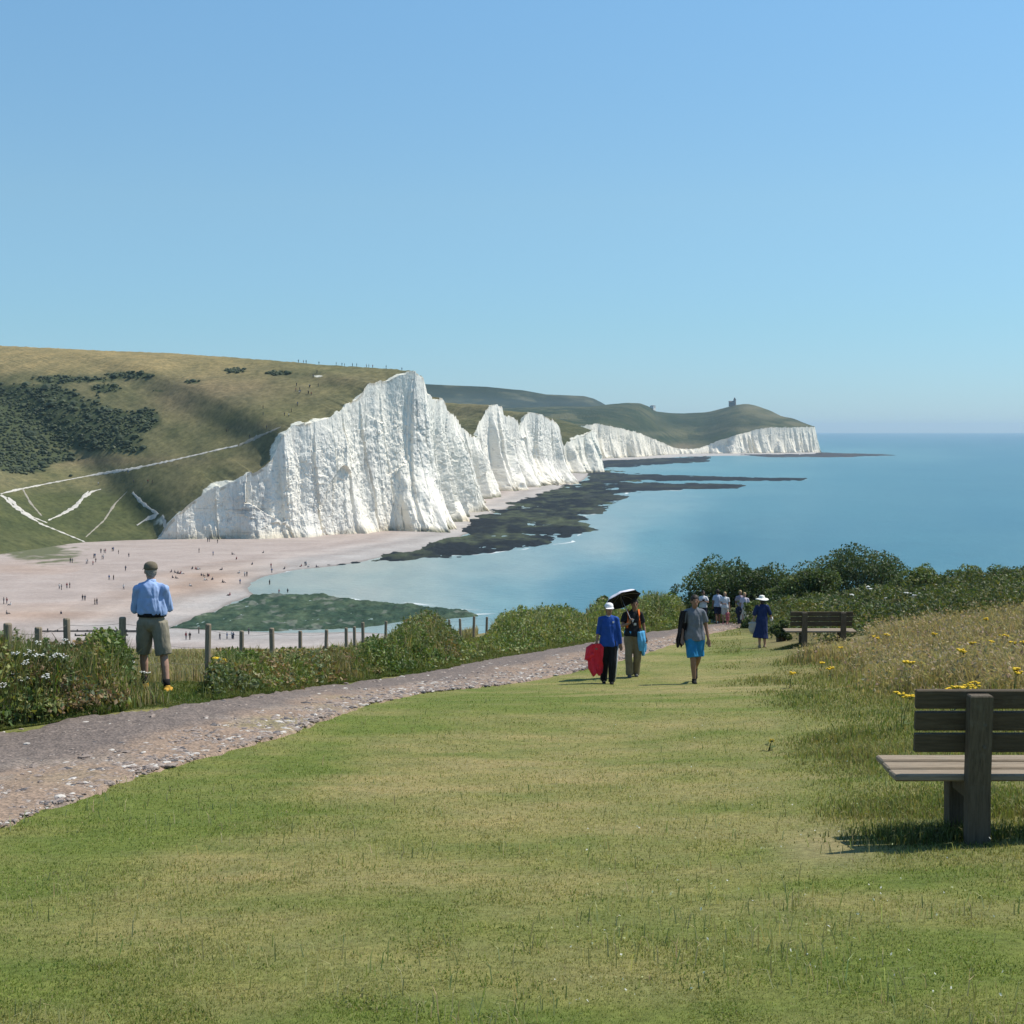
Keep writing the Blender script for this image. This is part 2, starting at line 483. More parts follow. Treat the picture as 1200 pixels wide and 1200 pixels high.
# ------------------------------------------------------------------ shore sheets: beach, reefs
def poly_sd(X, Y, P):
    """signed distance (+ inside) of points to polygon P"""
    P = np.asarray(P, float); Q = np.roll(P, -1, 0)
    d = np.full(X.shape, 1e18); ins = np.zeros(X.shape, bool)
    for (ax, ay), (bx, by) in zip(P, Q):
        ex, ey = bx - ax, by - ay
        t = np.clip(((X - ax) * ex + (Y - ay) * ey) / (ex * ex + ey * ey + 1e-12), 0, 1)
        d = np.minimum(d, (X - ax - t * ex) ** 2 + (Y - ay - t * ey) ** 2)
        cr = ((ay > Y) != (by > Y)) & (X < (bx - ax) * (Y - ay) / ((by - ay) if abs(by - ay) > 1e-12 else 1e-12) + ax)
        ins ^= cr
    d = np.sqrt(d)
    return np.where(ins, d, -d)

def shore_grid(px0, px1, nx, y0, y1, ny):
    A, B = np.meshgrid(np.linspace(px0, px1, nx), HY + F * CZ / np.geomspace(F * CZ / (y1 - HY), F * CZ / (y0 - HY), ny))
    return A, B, *plan(A, B)

BEACH = [(-300, 600), (0, 600), (190, 600), (300, 590), (470, 580), (520, 575), (560, 560), (650, 549), (698, 549), (693, 554), (684, 562), (674, 567), (656, 573), (634, 582), (606, 592), (578, 602), (560, 614), (546, 626), (512, 641), (470, 649), (430, 657), (385, 664), (345, 668), (312, 675), (295, 683), (291, 690), (294, 697), (262, 712), (222, 727), (196, 736), (250, 738), (330, 741), (420, 741), (560, 748), (560, 800), (-300, 800)]
A, B, X, Y = shore_grid(-320, 720, 420, 540, 790, 420)
bp = np.stack(plan(*np.array(BEACH).T), 1)
sd = poly_sd(X, Y, bp) + 1.2 * fbm(X / 9, Y / 9, 201, 3)
Zb = np.clip(0.05 * sd, -1.2, 0.75) + 0.10 * fbm(X / 25, Y / 8, 203, 3) * sstep(0, 12, sd)
pink = np.array([0.375, 0.312, 0.278]); grey = np.array([0.355, 0.33, 0.31]); orange = np.array([0.37, 0.255, 0.185]); wet = np.array([0.23, 0.205, 0.185])
n1 = fbm(X / 60, Y / 25, 205, 4); n2 = fbm(X / 12, Y / 6, 207, 4)
c = lerp3(pink, grey, np.clip(sstep(42, 6, sd) + 0.2 * n2, 0, 1))
og = np.exp(-(((A - 225) / 75) ** 2 + ((B - 688 + 0.18 * (A - 225)) / 15) ** 2)) + 0.8 * np.exp(-(((A - 60) / 110) ** 2 + ((B - 722) / 9) ** 2)) + 0.5 * np.exp(-(((A - 20) / 60) ** 2 + ((B - 668) / 8) ** 2))
c = lerp3(c, orange, np.clip(og * 0.8 + 0.25 * n1 * (og > 0.1), 0, 0.9))
track = sstep(0.75, 0.95, vnoise(X / 90 + 0.3 * n1, Y / 14, 211)) * 0.35
c = lerp3(c, [0.46, 0.40, 0.355], track)
c = lerp3(c, wet, sstep(2.6, 0.4, sd) * 0.85)
ridge = np.sin(sd / 3.2 + 2.2 * fbm(X / 40, Y / 40, 213, 3)); c = c * (1 + 0.10 * ridge * sstep(3, 8, sd) * sstep(60, 30, sd))[..., None] * (1 + 0.10 * n2)[..., None]
gr_ = sstep(0.35, 0.75, np.exp(-(((A - 10) / 60) ** 2 + ((B - 644) / 9) ** 2)) * 1.3 + 0.75 * np.exp(-(((A - 60) / 45) ** 2 + ((B - 655) / 13) ** 2)) + 0.4 * fbm(X / 4, Y / 4, 215, 3) - 0.15)
c = lerp3(c, [0.10, 0.115, 0.05], gr_ * 0.9)
m, nt, b = new_mat('shingle')
a = attr(nt, 'Col'); n_ = noise_node(nt, 0.6, 6, 0.7)
L(nt, mixc(nt, 1.0, a.outputs[0], ramp(nt, n_.outputs[0], [(0.3, (0.86, 0.86, 0.86)), (0.7, (1.12, 1.12, 1.12))]).outputs[0], 'MULTIPLY'), b.inputs['Base Color'])
b.inputs['Roughness'].default_value = 0.95; b.inputs['Specular IOR Level'].default_value = 0.1
bump(nt, b, n_.outputs[0], 0.4, 0.6)
M_SHINGLE = m
beach = mesh_np('beach', np.stack([X, Y, Zb], -1).reshape(-1, 3), grid_faces(420, 420), m, col=c.reshape(-1, 3), smooth=True)
tag(beach, kind='structure')

def reef(name, polys, box, nx, ny, dark, green, k=0.10, amp=1.0, gz_=0.5, seed=0, gmix=0.5, top=0.8, nscale=1.0, base=-1.5, fleck=False):
    A, B, X, Y = shore_grid(*box[:2], nx, *box[2:], ny)
    sdm = np.full(X.shape, -1e9)
    for P in polys:
        P = np.array(P, float)
        # in pixel space, scaled so that the reef's ragged ends stay streaky
        s = poly_sd(A / 3.2, B, P / np.array([3.2, 1.0]))
        sdm = np.maximum(sdm, s)
    nz = fbm(X / (30 * nscale), Y / (60 * nscale), 301 + seed, 6, 0.68) + 0.5 * fbm(X / (10 * nscale), Y / (22 * nscale), 305 + seed, 4, 0.6)
    h = np.minimum(sdm * k * 4, 0.8) + amp * nz * 0.8
    Z = np.clip(h, base, top) + 0.40 * fbm(X / (5 * nscale), Y / (14 * nscale), 311 + seed, 4) * sstep(-0.3, 0.1, h)
    n2 = fbm(X / (22 * nscale), Y / (55 * nscale), 321 + seed, 5, 0.65) + 0.5 * fbm(X / (5 * nscale), Y / (12 * nscale), 325 + seed, 3)
    g = np.clip(gmix + 1.1 * n2, 0, 1)
    c = lerp3(dark, green, g)
    if fleck: c = lerp3(c, [0.19, 0.195, 0.165], sstep(0.38, 0.6, fbm(X / 3.5, Y / 7, 331 + seed, 4)) * 0.45)
    m, nt, b = new_mat(name + '_rock')
    a = attr(nt, 'Col'); n_ = noise_node(nt, 0.35, 6, 0.7, (1, 1, 1))
    L(nt, mixc(nt, 1.0, a.outputs[0], ramp(nt, n_.outputs[0], [(0.3, (0.6, 0.6, 0.6)), (0.7, (1.4, 1.4, 1.4))]).outputs[0], 'MULTIPLY'), b.inputs['Base Color'])
    b.inputs['Roughness'].default_value = 0.85; b.inputs['Specular IOR Level'].default_value = 0.08; bump(nt, b, n_.outputs[0], 0.6, 0.8)
    o = mesh_np(name, np.stack([X, Y, Z], -1).reshape(-1, 3), grid_faces(ny, nx), m, col=c.reshape(-1, 3), smooth=True)
    return tag(o, kind='structure')

reef('reef', [[(378, 664), (430, 656), (466, 648), (505, 641), (540, 628), (554, 614), (572, 603), (602, 592), (632, 582), (654, 573), (672, 567), (690, 560), (712, 553), (745, 560), (748, 573), (722, 580), (705, 590), (690, 604), (690, 620), (668, 634), (615, 643), (560, 649), (505, 652), (440, 660)]],
     (330, 800, 548, 674), 460, 300, [0.013, 0.017, 0.020], [0.066, 0.080, 0.046], k=0.040, seed=0, gmix=0.22, amp=1.35)
reef('reef', [[(696, 540), (740, 538), (835, 535), (828, 540), (760, 546), (696, 549)], [(690, 553), (760, 556.5), (840, 558.5), (944, 560.5), (940, 563), (840, 563), (760, 563), (690, 567)],
              [(725, 566), (800, 566), (872, 569), (865, 573), (800, 574), (722, 577)], [(680, 577), (735, 582), (725, 587), (680, 590)], [(680, 592), (716, 595), (705, 602), (680, 602)]],
     (680, 965, 533, 608), 420, 160, [0.018, 0.022, 0.026], [0.045, 0.052, 0.040], k=0.12, amp=1.0, seed=7, gmix=0.2, top=0.6, nscale=1.7)
reef('reef', [[(860, 533), (900, 531), (960, 530), (1040, 532.5), (1052, 533.5), (1000, 535.5), (900, 535.5)]], (840, 1075, 527, 540), 300, 60, [0.05, 0.05, 0.055], [0.075, 0.07, 0.06], k=0.25, amp=0.6, seed=13, gmix=0.3, top=0.7, nscale=2.2)
reef('weed_bank', [[(192, 737), (222, 727), (262, 712), (296, 697), (372, 697), (405, 702), (445, 707), (500, 711), (548, 716), (560, 722), (500, 727), (420, 736), (330, 740), (250, 739)]],
     (170, 620, 690, 752), 420, 200, [0.030, 0.056, 0.036], [0.066, 0.096, 0.056], k=0.12, seed=17, gmix=0.40, amp=0.75, top=0.35, nscale=0.45, fleck=True)

def surf(pts, seed, w=1.6):
    P = np.stack(plan(*np.array(pts, float).T), 1)
    l = np.concatenate([[0], np.cumsum(np.hypot(*np.diff(P, axis=0).T))]); q = np.arange(0, l[-1], 1.2)
    C = np.stack([np.interp(q, l, P[:, i]) for i in (0, 1)], 1)
    d = np.gradient(C, axis=0); d /= np.hypot(d[:, 0], d[:, 1])[:, None] + 1e-9; nr = np.stack([d[:, 1], -d[:, 0]], 1)
    off = 3.0 * fbm(q / 30, q * 0, 341 + seed, 3)
    ww = w * np.clip(0.3 + 1.6 * fbm(q / 12, q * 0, 345 + seed, 4), 0, 2)
    rows = [np.column_stack([C + nr * (off + k * ww)[:, None], np.full(len(q), 0.03)]) for k in (-0.5, 0.5)]
    o = mesh_np('surf', np.concatenate(rows), grid_faces(2, len(q)), M_FOAM); tag(o, kind='structure')
M_FOAM = simple('sea_foam', (0.62, 0.66, 0.66), 0.8, 0.15, 2)
surf([(372, 697.5), (405, 701), (445, 706), (500, 710), (550, 714), (600, 718)], 1, 2.0)
surf([(380, 699), (430, 706), (500, 712), (560, 716)], 2, 1.2)
surf([(500, 722), (560, 719), (640, 716)], 3, 2.2)
surf([(292, 684), (312, 674), (345, 667), (386, 663)], 4, 1.2)
surf([(505, 653), (560, 650.5), (615, 644.5), (668, 635), (692, 620)], 5, 1.6)
surf([(692, 605), (706, 591), (724, 581), (750, 574), (800, 575)], 6, 2.2)
surf([(900, 561), (946, 562)], 7, 4.0)
surf([(960, 536.5), (1055, 534.5)], 8, 4.0)
surf([(570, 601), (600, 590), (640, 577), (662, 569)], 9, 2.5)

# ------------------------------------------------------------------ chalk cliffs and the downs above them
m, nt, b = new_mat('chalk')
al = attr(nt, 'along'); geo = N(nt, 'ShaderNodeNewGeometry'); sx = N(nt, 'ShaderNodeSeparateXYZ'); L(nt, geo.outputs['Position'], sx.inputs[0])
co = N(nt, 'ShaderNodeCombineXYZ'); L(nt, al.outputs['Fac'], co.inputs[0]); L(nt, sx.outputs['Z'], co.inputs[2])
def cn(scale, st_, detail=5, rough=0.65):
    mp = N(nt, 'ShaderNodeMapping'); mp.inputs['Scale'].default_value = st_; L(nt, co.outputs[0], mp.inputs[0])
    n = N(nt, 'ShaderNodeTexNoise'); n.inputs['Scale'].default_value = scale; n.inputs['Detail'].default_value = detail; n.inputs['Roughness'].default_value = rough
    L(nt, mp.outputs[0], n.inputs[0]); return n
s1 = cn(0.35, (1, 1, 0.09)); s2 = cn(0.055, (1, 1, 0.45)); s3 = cn(1.0, (0.03, 1, 0.35), 3, 0.6); s4 = cn(0.5, (1, 1, 0.6), 6, 0.7)
cc = ramp(nt, s1.outputs[0], [(0.28, (0.58, 0.57, 0.55)), (0.42, (0.85, 0.825, 0.765)), (0.7, (0.92, 0.89, 0.82))]).outputs[0]
cc = mixc(nt, 1.0, cc, ramp(nt, s2.outputs[0], [(0.32, (0.68, 0.69, 0.71)), (0.46, (0.97, 0.97, 0.97)), (0.75, (1.0, 0.985, 0.95))]).outputs[0], 'MULTIPLY')
cc = mixc(nt, 1.0, cc, ramp(nt, s3.outputs[0], [(0.30, (0.70, 0.70, 0.70)), (0.38, (1, 1, 1))]).outputs[0], 'MULTIPLY')
cc = mixc(nt, 1.0, cc, ramp(nt, s4.outputs[0], [(0.30, (0.58, 0.58, 0.59)), (0.46, (1, 1, 1))]).outputs[0], 'MULTIPLY')
a = attr(nt, 'Col')
cc = mixc(nt, 1.0, cc, a.outputs[0], 'MULTIPLY'); cc = mixc(nt, 1.0, cc, (1.0, 0.975, 0.93), 'MULTIPLY')
L(nt, cc, b.inputs['Base Color']); b.inputs['Roughness'].default_value = 0.95; b.inputs['Specular IOR Level'].default_value = 0.1
bump(nt, b, s4.outputs[0], 0.6, 1.2)
M_CHALK = m

m, nt, b = new_mat('downland')
a = attr(nt, 'Col'); n1 = noise_node(nt, 0.07, 7, 0.7); n2 = noise_node(nt, 0.45, 5, 0.75)
cc = mixc(nt, 1.0, a.outputs[0], ramp(nt, n1.outputs[0], [(0.3, (0.70, 0.76, 0.76)), (0.7, (1.3, 1.22, 1.12))]).outputs[0], 'MULTIPLY')
cc = mixc(nt, 1.0, cc, ramp(nt, n2.outputs[0], [(0.33, (0.66, 0.70, 0.70)), (0.67, (1.32, 1.3, 1.26))]).outputs[0], 'MULTIPLY')
L(nt, cc, b.inputs['Base Color']); b.inputs['Roughness'].default_value = 1.0; b.inputs['Specular IOR Level'].default_value = 0.05
M_DOWN = m

def resample(T, steps):
    """T rows (px, pyb, pyt[, ...]) -> evenly spaced samples along the cliff foot"""
    T = np.array(T, float)
    X, Y = plan(T[:, 0], T[:, 1])
    s = np.concatenate([[0], np.cumsum(np.hypot(np.diff(X), np.diff(Y)))])
    q = [0.0]
    while q[-1] < s[-1]:
        yy = np.interp(q[-1], s, Y)
        q.append(q[-1] + steps * yy)
    q = np.array(q[:-1] + [s[-1]])
    zt = CZ - (T[:, 2] - HY) / F * Y
    return q, np.interp(q, s, X), np.interp(q, s, Y), np.interp(q, s, zt), s

def smooth(a, w):
    if w < 2: return a
    k = np.hanning(w + 2)[1:-1]; k /= k.sum()
    return np.convolve(np.pad(a, (w // 2, w - 1 - w // 2), mode='edge'), k, 'valid')

def cliffs(name, T, step, rows, butts, setback=0.07, flute=1.0, label=None, seed=0, base_dark=True, sm=9, tint=(1, 1, 1), saw=1.0):
    q, X, Y, ZT, s0 = resample(T, step)
    T = np.array(T, float)
    X = smooth(X, sm); Y = smooth(Y, sm)
    tx = np.gradient(smooth(X, 4 * sm)); ty = np.gradient(smooth(Y, 4 * sm)); l = np.hypot(tx, ty) + 1e-9
    nx, ny = ty / l, -tx / l
    H = np.maximum(ZT - 0.5, 0.0)
    jag = np.minimum(0.05 * H, 1.2) * (0.6 * fbm(q / 5.0, q * 0, 401 + seed, 4) + 1.2 * (_hash(np.floor(q / 6 + fbm(q / 15, q * 0, 403, 2)), q * 0, 409 + seed) - 0.5))
    ZT = ZT + jag * (H > 3)
    H = np.maximum(ZT - 0.5, 0.0)
    v = np.linspace(0, 1, rows) ** 0.9
    Qs = q[None, :] + 0 * v[:, None]; V = v[:, None] + 0 * q[None, :]
    z = -0.8 * (1 - V) + V * (0.5 + H)[None, :]
    hs = np.clip(H / 25, 0, 1)[None, :]
    # flutes, gullies and ledges of the face
    d = 3.0 * flute * fbm(Qs / 30, z / 130, 411 + seed, 3)
    # the chalk breaks along upright joints into slabs and small blocks
    for (ws, wz, am, sd_) in ((15.0, 70.0, 3.2, 1), (6.0, 24.0, 1.0, 2), (2.2, 3.6, 0.50, 3), (1.1, 1.3, 0.34, 4)):
        cs_ = Qs / ws + 0.35 * fbm(Qs / (ws * 2.3), z / (wz * 1.2), 413 + seed + sd_, 2)
        c0 = np.floor(cs_)
        cz_ = np.floor(z / wz + 7.0 * _hash(c0, c0 * 0 + sd_, 415 + seed) + 0.25 * fbm(Qs / ws, z * 0, 417 + seed + sd_, 2))
        fr_ = cs_ - c0
        d += flute * am * (_hash(c0, cz_, 419 + seed + sd_) - 0.5)
        d -= flute * am * 0.45 * (fr_ < 0.10) * (_hash(c0, c0 * 0 + 5, 421 + seed) > 0.45)        # open joints
    d += 0.25 * fbm(Qs / 2.0, z / 2.0, 441 + seed, 4) + 0.5 * fbm(Qs / 12, z / 12, 443 + seed, 3)
    if saw > 0:
        ph = Qs / 34.0 + 0.9 * fbm(Qs / 90, z * 0, 485 + seed, 2) + 0.004 * z * fbm(Qs / 60, z * 0 + 3, 487 + seed, 2)
        cell = np.floor(ph); f = ph - cell
        st = np.where(f < 0.16, f / 0.16, (1 - f) / 0.84)
        amp = 2.0 + 9.0 * _hash(cell, cell * 0, 489 + seed)
        wq = sstep(*[np.interp(p_, T[:30, 0], s0[:30]) for p_ in (400, 470)], Qs) if seed == 0 else 1.0
        d += saw * st * amp * (0.42 + 0.58 * wq) * (0.25 + 1.0 * (1 - V))
        d -= saw * 2.0 * (0.42 + 0.58 * wq)
        ph2 = Qs / 11.0 + 0.8 * fbm(Qs / 30, z / 120, 495 + seed, 2)
        cell = np.floor(ph2); f = ph2 - cell
        d += saw * np.where(f < 0.2, f / 0.2, (1 - f) / 0.8) * 1.0 * _hash(cell, cell * 0 + 2, 497 + seed)
    d *= hs * (0.12 + 0.88 * np.clip((1 - V) * 3.5, 0, 1)) * (0.75 + 0.25 * np.sin(np.pi * V))
    d += hs * 2.0 * np.clip(0.12 - V, 0, 1) / 0.12 * (0.5 + 0.9 * fbm(Qs / 7, z * 0, 451 + seed, 3))       # talus and wave-cut toe
    d += setback * H[None, :] * (1 - V) ** 2.4 + 0.02 * (H[None, :] - z)
    BX = X[None, :] + nx[None, :] * d; BY = Y[None, :] + ny[None, :] * d
    for (bpx, ox, oy, wl, wr_, vm, pw) in butts:
        # a buttress: spur leaving the face at bpx, its foot moved by (ox, oy)
        sb = np.interp(bpx, T[:, 0], s0)
        u = q - sb
        prof = np.where(u < 0, np.clip(1 + u / wl, 0, 1), np.clip(1 - u / wr_, 0, 1))[None, :]
        prof = prof + 0.10 * fbm(Qs / 3, z / 7, 461 + seed, 3) * (prof > 0.05)
        fall = np.clip(1 - V / vm, 0, 1) ** pw
        BX += ox * prof * fall; BY += oy * prof * fall
    P = np.stack([BX, BY, z], -1)
    c = np.ones(P.shape) * np.array(tint)
    if base_dark:
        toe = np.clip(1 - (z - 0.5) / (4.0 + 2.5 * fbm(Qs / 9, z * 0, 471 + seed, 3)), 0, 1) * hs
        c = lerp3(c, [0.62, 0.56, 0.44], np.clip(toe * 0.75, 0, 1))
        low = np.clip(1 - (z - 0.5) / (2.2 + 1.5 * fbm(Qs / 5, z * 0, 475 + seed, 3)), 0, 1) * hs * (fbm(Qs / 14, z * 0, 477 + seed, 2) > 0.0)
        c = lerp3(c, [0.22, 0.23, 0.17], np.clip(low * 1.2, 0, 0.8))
    soil = np.clip((V - 1 + 1.6 / np.maximum(H, 2)[None, :]) / 0.02, 0, 1) * (fbm(Qs / 6, z / 3, 481 + seed, 3) > 0.25)
    c = lerp3(c, [0.55, 0.47, 0.36], soil * 0.6)
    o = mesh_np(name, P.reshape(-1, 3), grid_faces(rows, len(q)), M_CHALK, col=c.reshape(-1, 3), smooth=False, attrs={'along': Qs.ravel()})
    tag(o, kind='structure')
    return q, P[-1].copy(), H, T, s0, o

def hillsheet(name, edge, H, q, dirf, Tf, crestf, ncol, col_fn, beyond=600, seed=0, bulge=0.25, lip=2.6, fall=0.06, rough=1.0):
    """the turf behind a cliff edge: rows leave the edge along dirf, climb to the crest and fall away behind"""
    n = len(edge)
    u1 = np.linspace(0, 1, ncol) ** 1.7
    u2 = 1 + np.linspace(0, 1, 14)[1:] ** 1.5 * 1.0
    U = np.concatenate([u1, u2])[:, None]
    dx, dy = dirf
    dx = np.broadcast_to(dx, (n,)); dy = np.broadcast_to(dy, (n,))
    Tn = Tf[None, :]
    D = np.where(U <= 1, U * Tn, Tn + (U - 1) * beyond)
    es = np.stack([smooth(edge[:, i], 41) for i in range(3)], 1)
    fd = np.exp(-D / 7.0)
    X = es[None, :, 0] + (edge - es)[None, :, 0] * fd + dx[None, :] * D; Y = es[None, :, 1] + (edge - es)[None, :, 1] * fd + dy[None, :] * D
    cx = es[:, 0] + dx * Tf; cy = es[:, 1] + dy * Tf
    zc = smooth(crestf(600 + F * cx / cy, cx, cy, es), 31)
    ze = es[:, 2]
    g = np.clip(U, 0, 1)
    zz = ze[None, :] + (zc - ze)[None, :] * (g + bulge * np.sin(np.pi * g))
    zz = zz + (edge[:, 2] - ze)[None, :] * fd
    zz = zz - np.clip(U - 1, 0, 9) * beyond * fall
    zz = zz + rough * (1.1 * fbm(X / 80, Y / 80, 501 + seed, 3) + 0.5 * fbm(X / 14, Y / 14, 503 + seed, 3)) * np.sin(np.pi * np.clip(g, 0, 1)) * sstep(2, 40, D)
    zz = zz + 0.25 * fbm(X / 3, Y / 3, 505 + seed, 2) * sstep(0, 3, D)
    px, py = proj(X, Y, zz)
    c = col_fn(X, Y, zz, px, py)
    if lip > 0:
        w = lip * np.clip(0.7 + 2.2 * fbm(q / 9, q * 0, 511 + seed, 4), 0, 3.5) * np.clip(H / 8, 0, 1)
        c = lerp3(c, [0.72, 0.70, 0.64], ((D < w[None, :]) & (H[None, :] > 1)).astype(float) * 0.92)
    o = mesh_np(name, np.stack([X, Y, zz], -1).reshape(-1, 3), grid_faces(len(U), n)[:, ::-1], M_DOWN, col=c.reshape(-1, 3), smooth=True)
    tag(o, kind='structure')
    return o, np.stack([X, Y, zz], -1)

# --- the near brow: foot of the slope, then the cliffs running away
TA = [(-260, 700, 700), (-100, 668, 668), (0, 652, 652), (60, 643, 643), (100, 637.5, 637.5), (150, 635.5, 635.5), (180, 634.5, 634.5), (190, 634, 627), (198, 634, 613),
      (205, 634, 606), (220, 633.5, 592), (240, 633, 577), (270, 632.5, 565), (300, 632, 550), (318, 631.5, 540), (324, 631, 524), (330, 631, 509), (345, 630, 500), (362, 629.5, 496), (385, 628, 489),
      (400, 627, 478), (418, 625, 466), (428, 624, 456), (434, 623.5, 449.5), (452, 622, 446), (468, 621.5, 440), (480, 621, 437), (488, 620.5, 437), (496, 619.8, 442), (499, 619, 455), (502, 618.5, 463),
      (508, 617, 467), (522, 610.5, 469), (525, 608, 482), (528, 605, 486), (534, 599, 488), (540, 594, 500), (548, 589, 507), (556, 585, 512), (563, 581.5, 517), (561, 579, 510), (559, 577.8, 502), (562, 576.8, 494),
      (568, 576, 484), (574, 575.5, 476.5), (588, 574.5, 475), (590, 573.5, 487), (600, 571.8, 489), (607, 570.8, 492), (609, 570.3, 505), (611, 569.9, 498), (616, 569.3, 487), (621, 568.8, 482.5), (632, 568, 485), (643, 567, 489),
      (652, 566, 496), (656, 565.5, 503), (659, 565, 516), (661, 564.5, 524), (659, 561, 526), (655, 557, 528), (652, 553, 529)]
BUTT = [(492, 9, -26, 15, 13, 0.42, 1.5), (508, 7, -27, 13, 14, 0.30, 1.5), (523, 5, -18, 12, 15, 0.18, 1.4), (470, 3, -7, 10, 8, 0.5, 1.3), (412, 3, -7, 9, 7, 0.4, 1.4), (352, 2, -5, 8, 8, 0.35, 1.4),
        (300, 2, -5, 9, 7, 0.5, 1.4), (250, 2, -4, 7, 8, 0.6, 1.4), (535, 7, -12, 22, 26, 0.9, 1.0), (547, 6, -12, 20, 24, 0.5, 1.3), (559, 6, -12, 18, 16, 0.6, 1.2),
        (578, 8, -20, 20, 22, 0.45, 1.5), (589, 8, -16, 16, 12, 0.5, 1.4), (597, 8, -22, 20, 16, 0.4, 1.5), (606, 8, -18, 14, 12, 0.5, 1.4), (617, 9, -18, 18, 20, 0.45, 1.5), (628, 8, -20, 20, 22, 0.4, 1.5), (640, 9, -22, 22, 20, 0.4, 1.5), (650, 8, -18, 18, 20, 0.4, 1.5)]
qA, eA, HA, TAa, sA, cliffA = cliffs('chalk_cliff', TA, 0.0006, 130, BUTT, seed=0, sm=7)

def blobmask(px, py, pts):
    m_ = np.zeros(px.shape)
    for (x, y, rx, ry, w) in pts:
        m_ = np.maximum(m_, w * np.exp(-(((px - x) / rx) ** 2 + ((py - y) / ry) ** 2)))
    return m_

GORSE = [(0, 470, 60, 24, 1), (60, 470, 60, 20, 1), (0, 510, 70, 30, 1), (60, 500, 70, 20, 1), (120, 495, 50, 22, 1), (165, 492, 26, 16, 1), (110, 515, 60, 14, 1), (20, 540, 40, 20, 1), (90, 445, 60, 6, .9), (150, 440, 40, 5, .95), (120, 455, 30, 7, .8),
         (60, 535, 40, 10, .8), (-60, 490, 80, 50, 1), (275, 434.5, 14, 3.0, .95), (325, 437.5, 20, 3.4, .95), (225, 448, 12, 2.4, .8), (185, 458, 12, 2, .6), (60, 558, 60, 6, .45), (150, 526, 40, 5, .75)]

def gorse_amount(px, py, X, Y):
    return blobmask(px, py, GORSE) + 0.20 * fbm(X / 22, Y / 30, 601, 4)

def col_brow(X, Y, Z, px, py):
    n1 = fbm(X / 40, Y / 50, 611, 4); n2 = fbm(X / 9, Y / 11, 613, 4)
    green = lerp3([0.118, 0.118, 0.060], [0.176, 0.160, 0.086], np.clip(0.5 + 0.6 * n2, 0, 1))
    straw = np.array([0.270, 0.215, 0.110])
    brown = np.array([0.195, 0.155, 0.095])
    sk = np.interp(px, [-300, 0, 100, 200, 300, 350, 400, 470], [397, 405, 410, 414, 421, 425, 429, 434])
    c = green
    c = lerp3(c, brown, np.clip(blobmask(px, py, [(260, 455, 90, 20, .9), (210, 470, 40, 25, .8), (400, 445, 50, 8, .6), (120, 540, 110, 7, .8), (330, 455, 60, 9, .5), (300, 500, 60, 5, .3), (440, 452, 20, 10, .6)]) + 0.3 * n1, 0, 1))
    c = lerp3(c, straw, np.clip(sstep(38, 14, py - sk - 10 * n1) * sstep(380, 180, px) * 0.95, 0, 1))
    c = lerp3(c, [0.060, 0.076, 0.032], np.clip(sstep(568, 585, py + 6 * n1) * sstep(200, 170, px) * 0.75, 0, 1))
    c = lerp3(c, [0.066, 0.080, 0.034], np.clip(blobmask(px, py, [(250, 555, 60, 14, .25), (180, 595, 40, 20, .6), (30, 610, 60, 18, .7), (330, 480, 60, 4, .3)]) + 0.2 * n2 - 0.1, 0, 1))
    g = sstep(0.42, 0.62, gorse_amount(px, py, X, Y))
    c = lerp3(c, [0.056, 0.074, 0.038], g * 0.9)
    # bare chalk scars at the gully beside the cliff and thin scuffs
    sc = blobmask(px, py, [(372, 441, 9, 1.6, .8), (192, 612, 16, 9, .55), (205, 617, 12, 8, .6), (185, 628, 12, 5, .6), (168, 600, 8, 3, .3), (440, 462, 8, 2, .5), (224, 590, 14, 6, .5)])
    c = lerp3(c, [0.68, 0.66, 0.60], sstep(0.42, 0.6, sc + 0.30 * fbm(X / 5, Y / 6, 621, 4)) * 0.85)
    return c

pxe = 600 + F * eA[:, 0] / eA[:, 1]
k = np.arange(len(qA))
smid = np.interp(490, TAa[:30, 0], sA[:30])
Tn = np.interp(qA, [np.interp(p, TAa[:30, 0], sA[:30]) for p in (-250, 0, 190, 330, 400, 440, 470, 490)] + [smid + 80, smid + 260, smid + 900], [480, 460, 420, 300, 215, 145, 78, 22, 90, 160, 160])
def crest_A(px, cx, cy, edge):
    sk = np.interp(px, [-900, -300, 0, 100, 200, 300, 350, 400, 440, 470, 490], [372, 396, 405, 410, 414, 421, 425, 429, 431.5, 434.5, 437])
    z1 = CZ + (HY - sk) / F * cy
    z2 = edge[:, 2] + 3.0 + 0.02 * Tn
    w = sstep(smid - 5, smid + 25, qA)
    return z1 * (1 - w) + z2 * w
ds = (-0.60, 0.80)
hillA, gridA = hillsheet('downs', eA, HA, qA, (ds[0], ds[1]), Tn, crest_A, 120, col_brow, beyond=500, seed=1, bulge=0.14)

# --- the next brow
TB1 = [(640, 556, 530), (652, 555.5, 527), (660, 555.3, 524), (664, 555, 519), (672, 554.5, 514), (682, 554, 510), (690, 553.6, 507), (694, 553.4, 505), (697, 553, 505), (697.3, 552, 506), (696, 550, 507), (692, 547, 508), (688, 545, 508)]
qB, eB, HB, TBa, sB, cl = cliffs('chalk_cliff', TB1, 0.0009, 44, [(668, 6, -14, 20, 20, .5, 1.3), (683, 5, -12, 18, 18, .5, 1.3)], seed=21, tint=(0.97, 0.96, 0.93))
def col_far(X, Y, Z, px, py):
    n1 = fbm(X / 90, Y / 120, 631, 4); n2 = fbm(X / 22, Y / 25, 633, 4)
    return lerp3([0.062, 0.072, 0.032], [0.125, 0.115, 0.058], np.clip(0.42 + 0.5 * n1 + 0.4 * n2, 0, 1))
TBn = np.full(len(qB), 200.0)
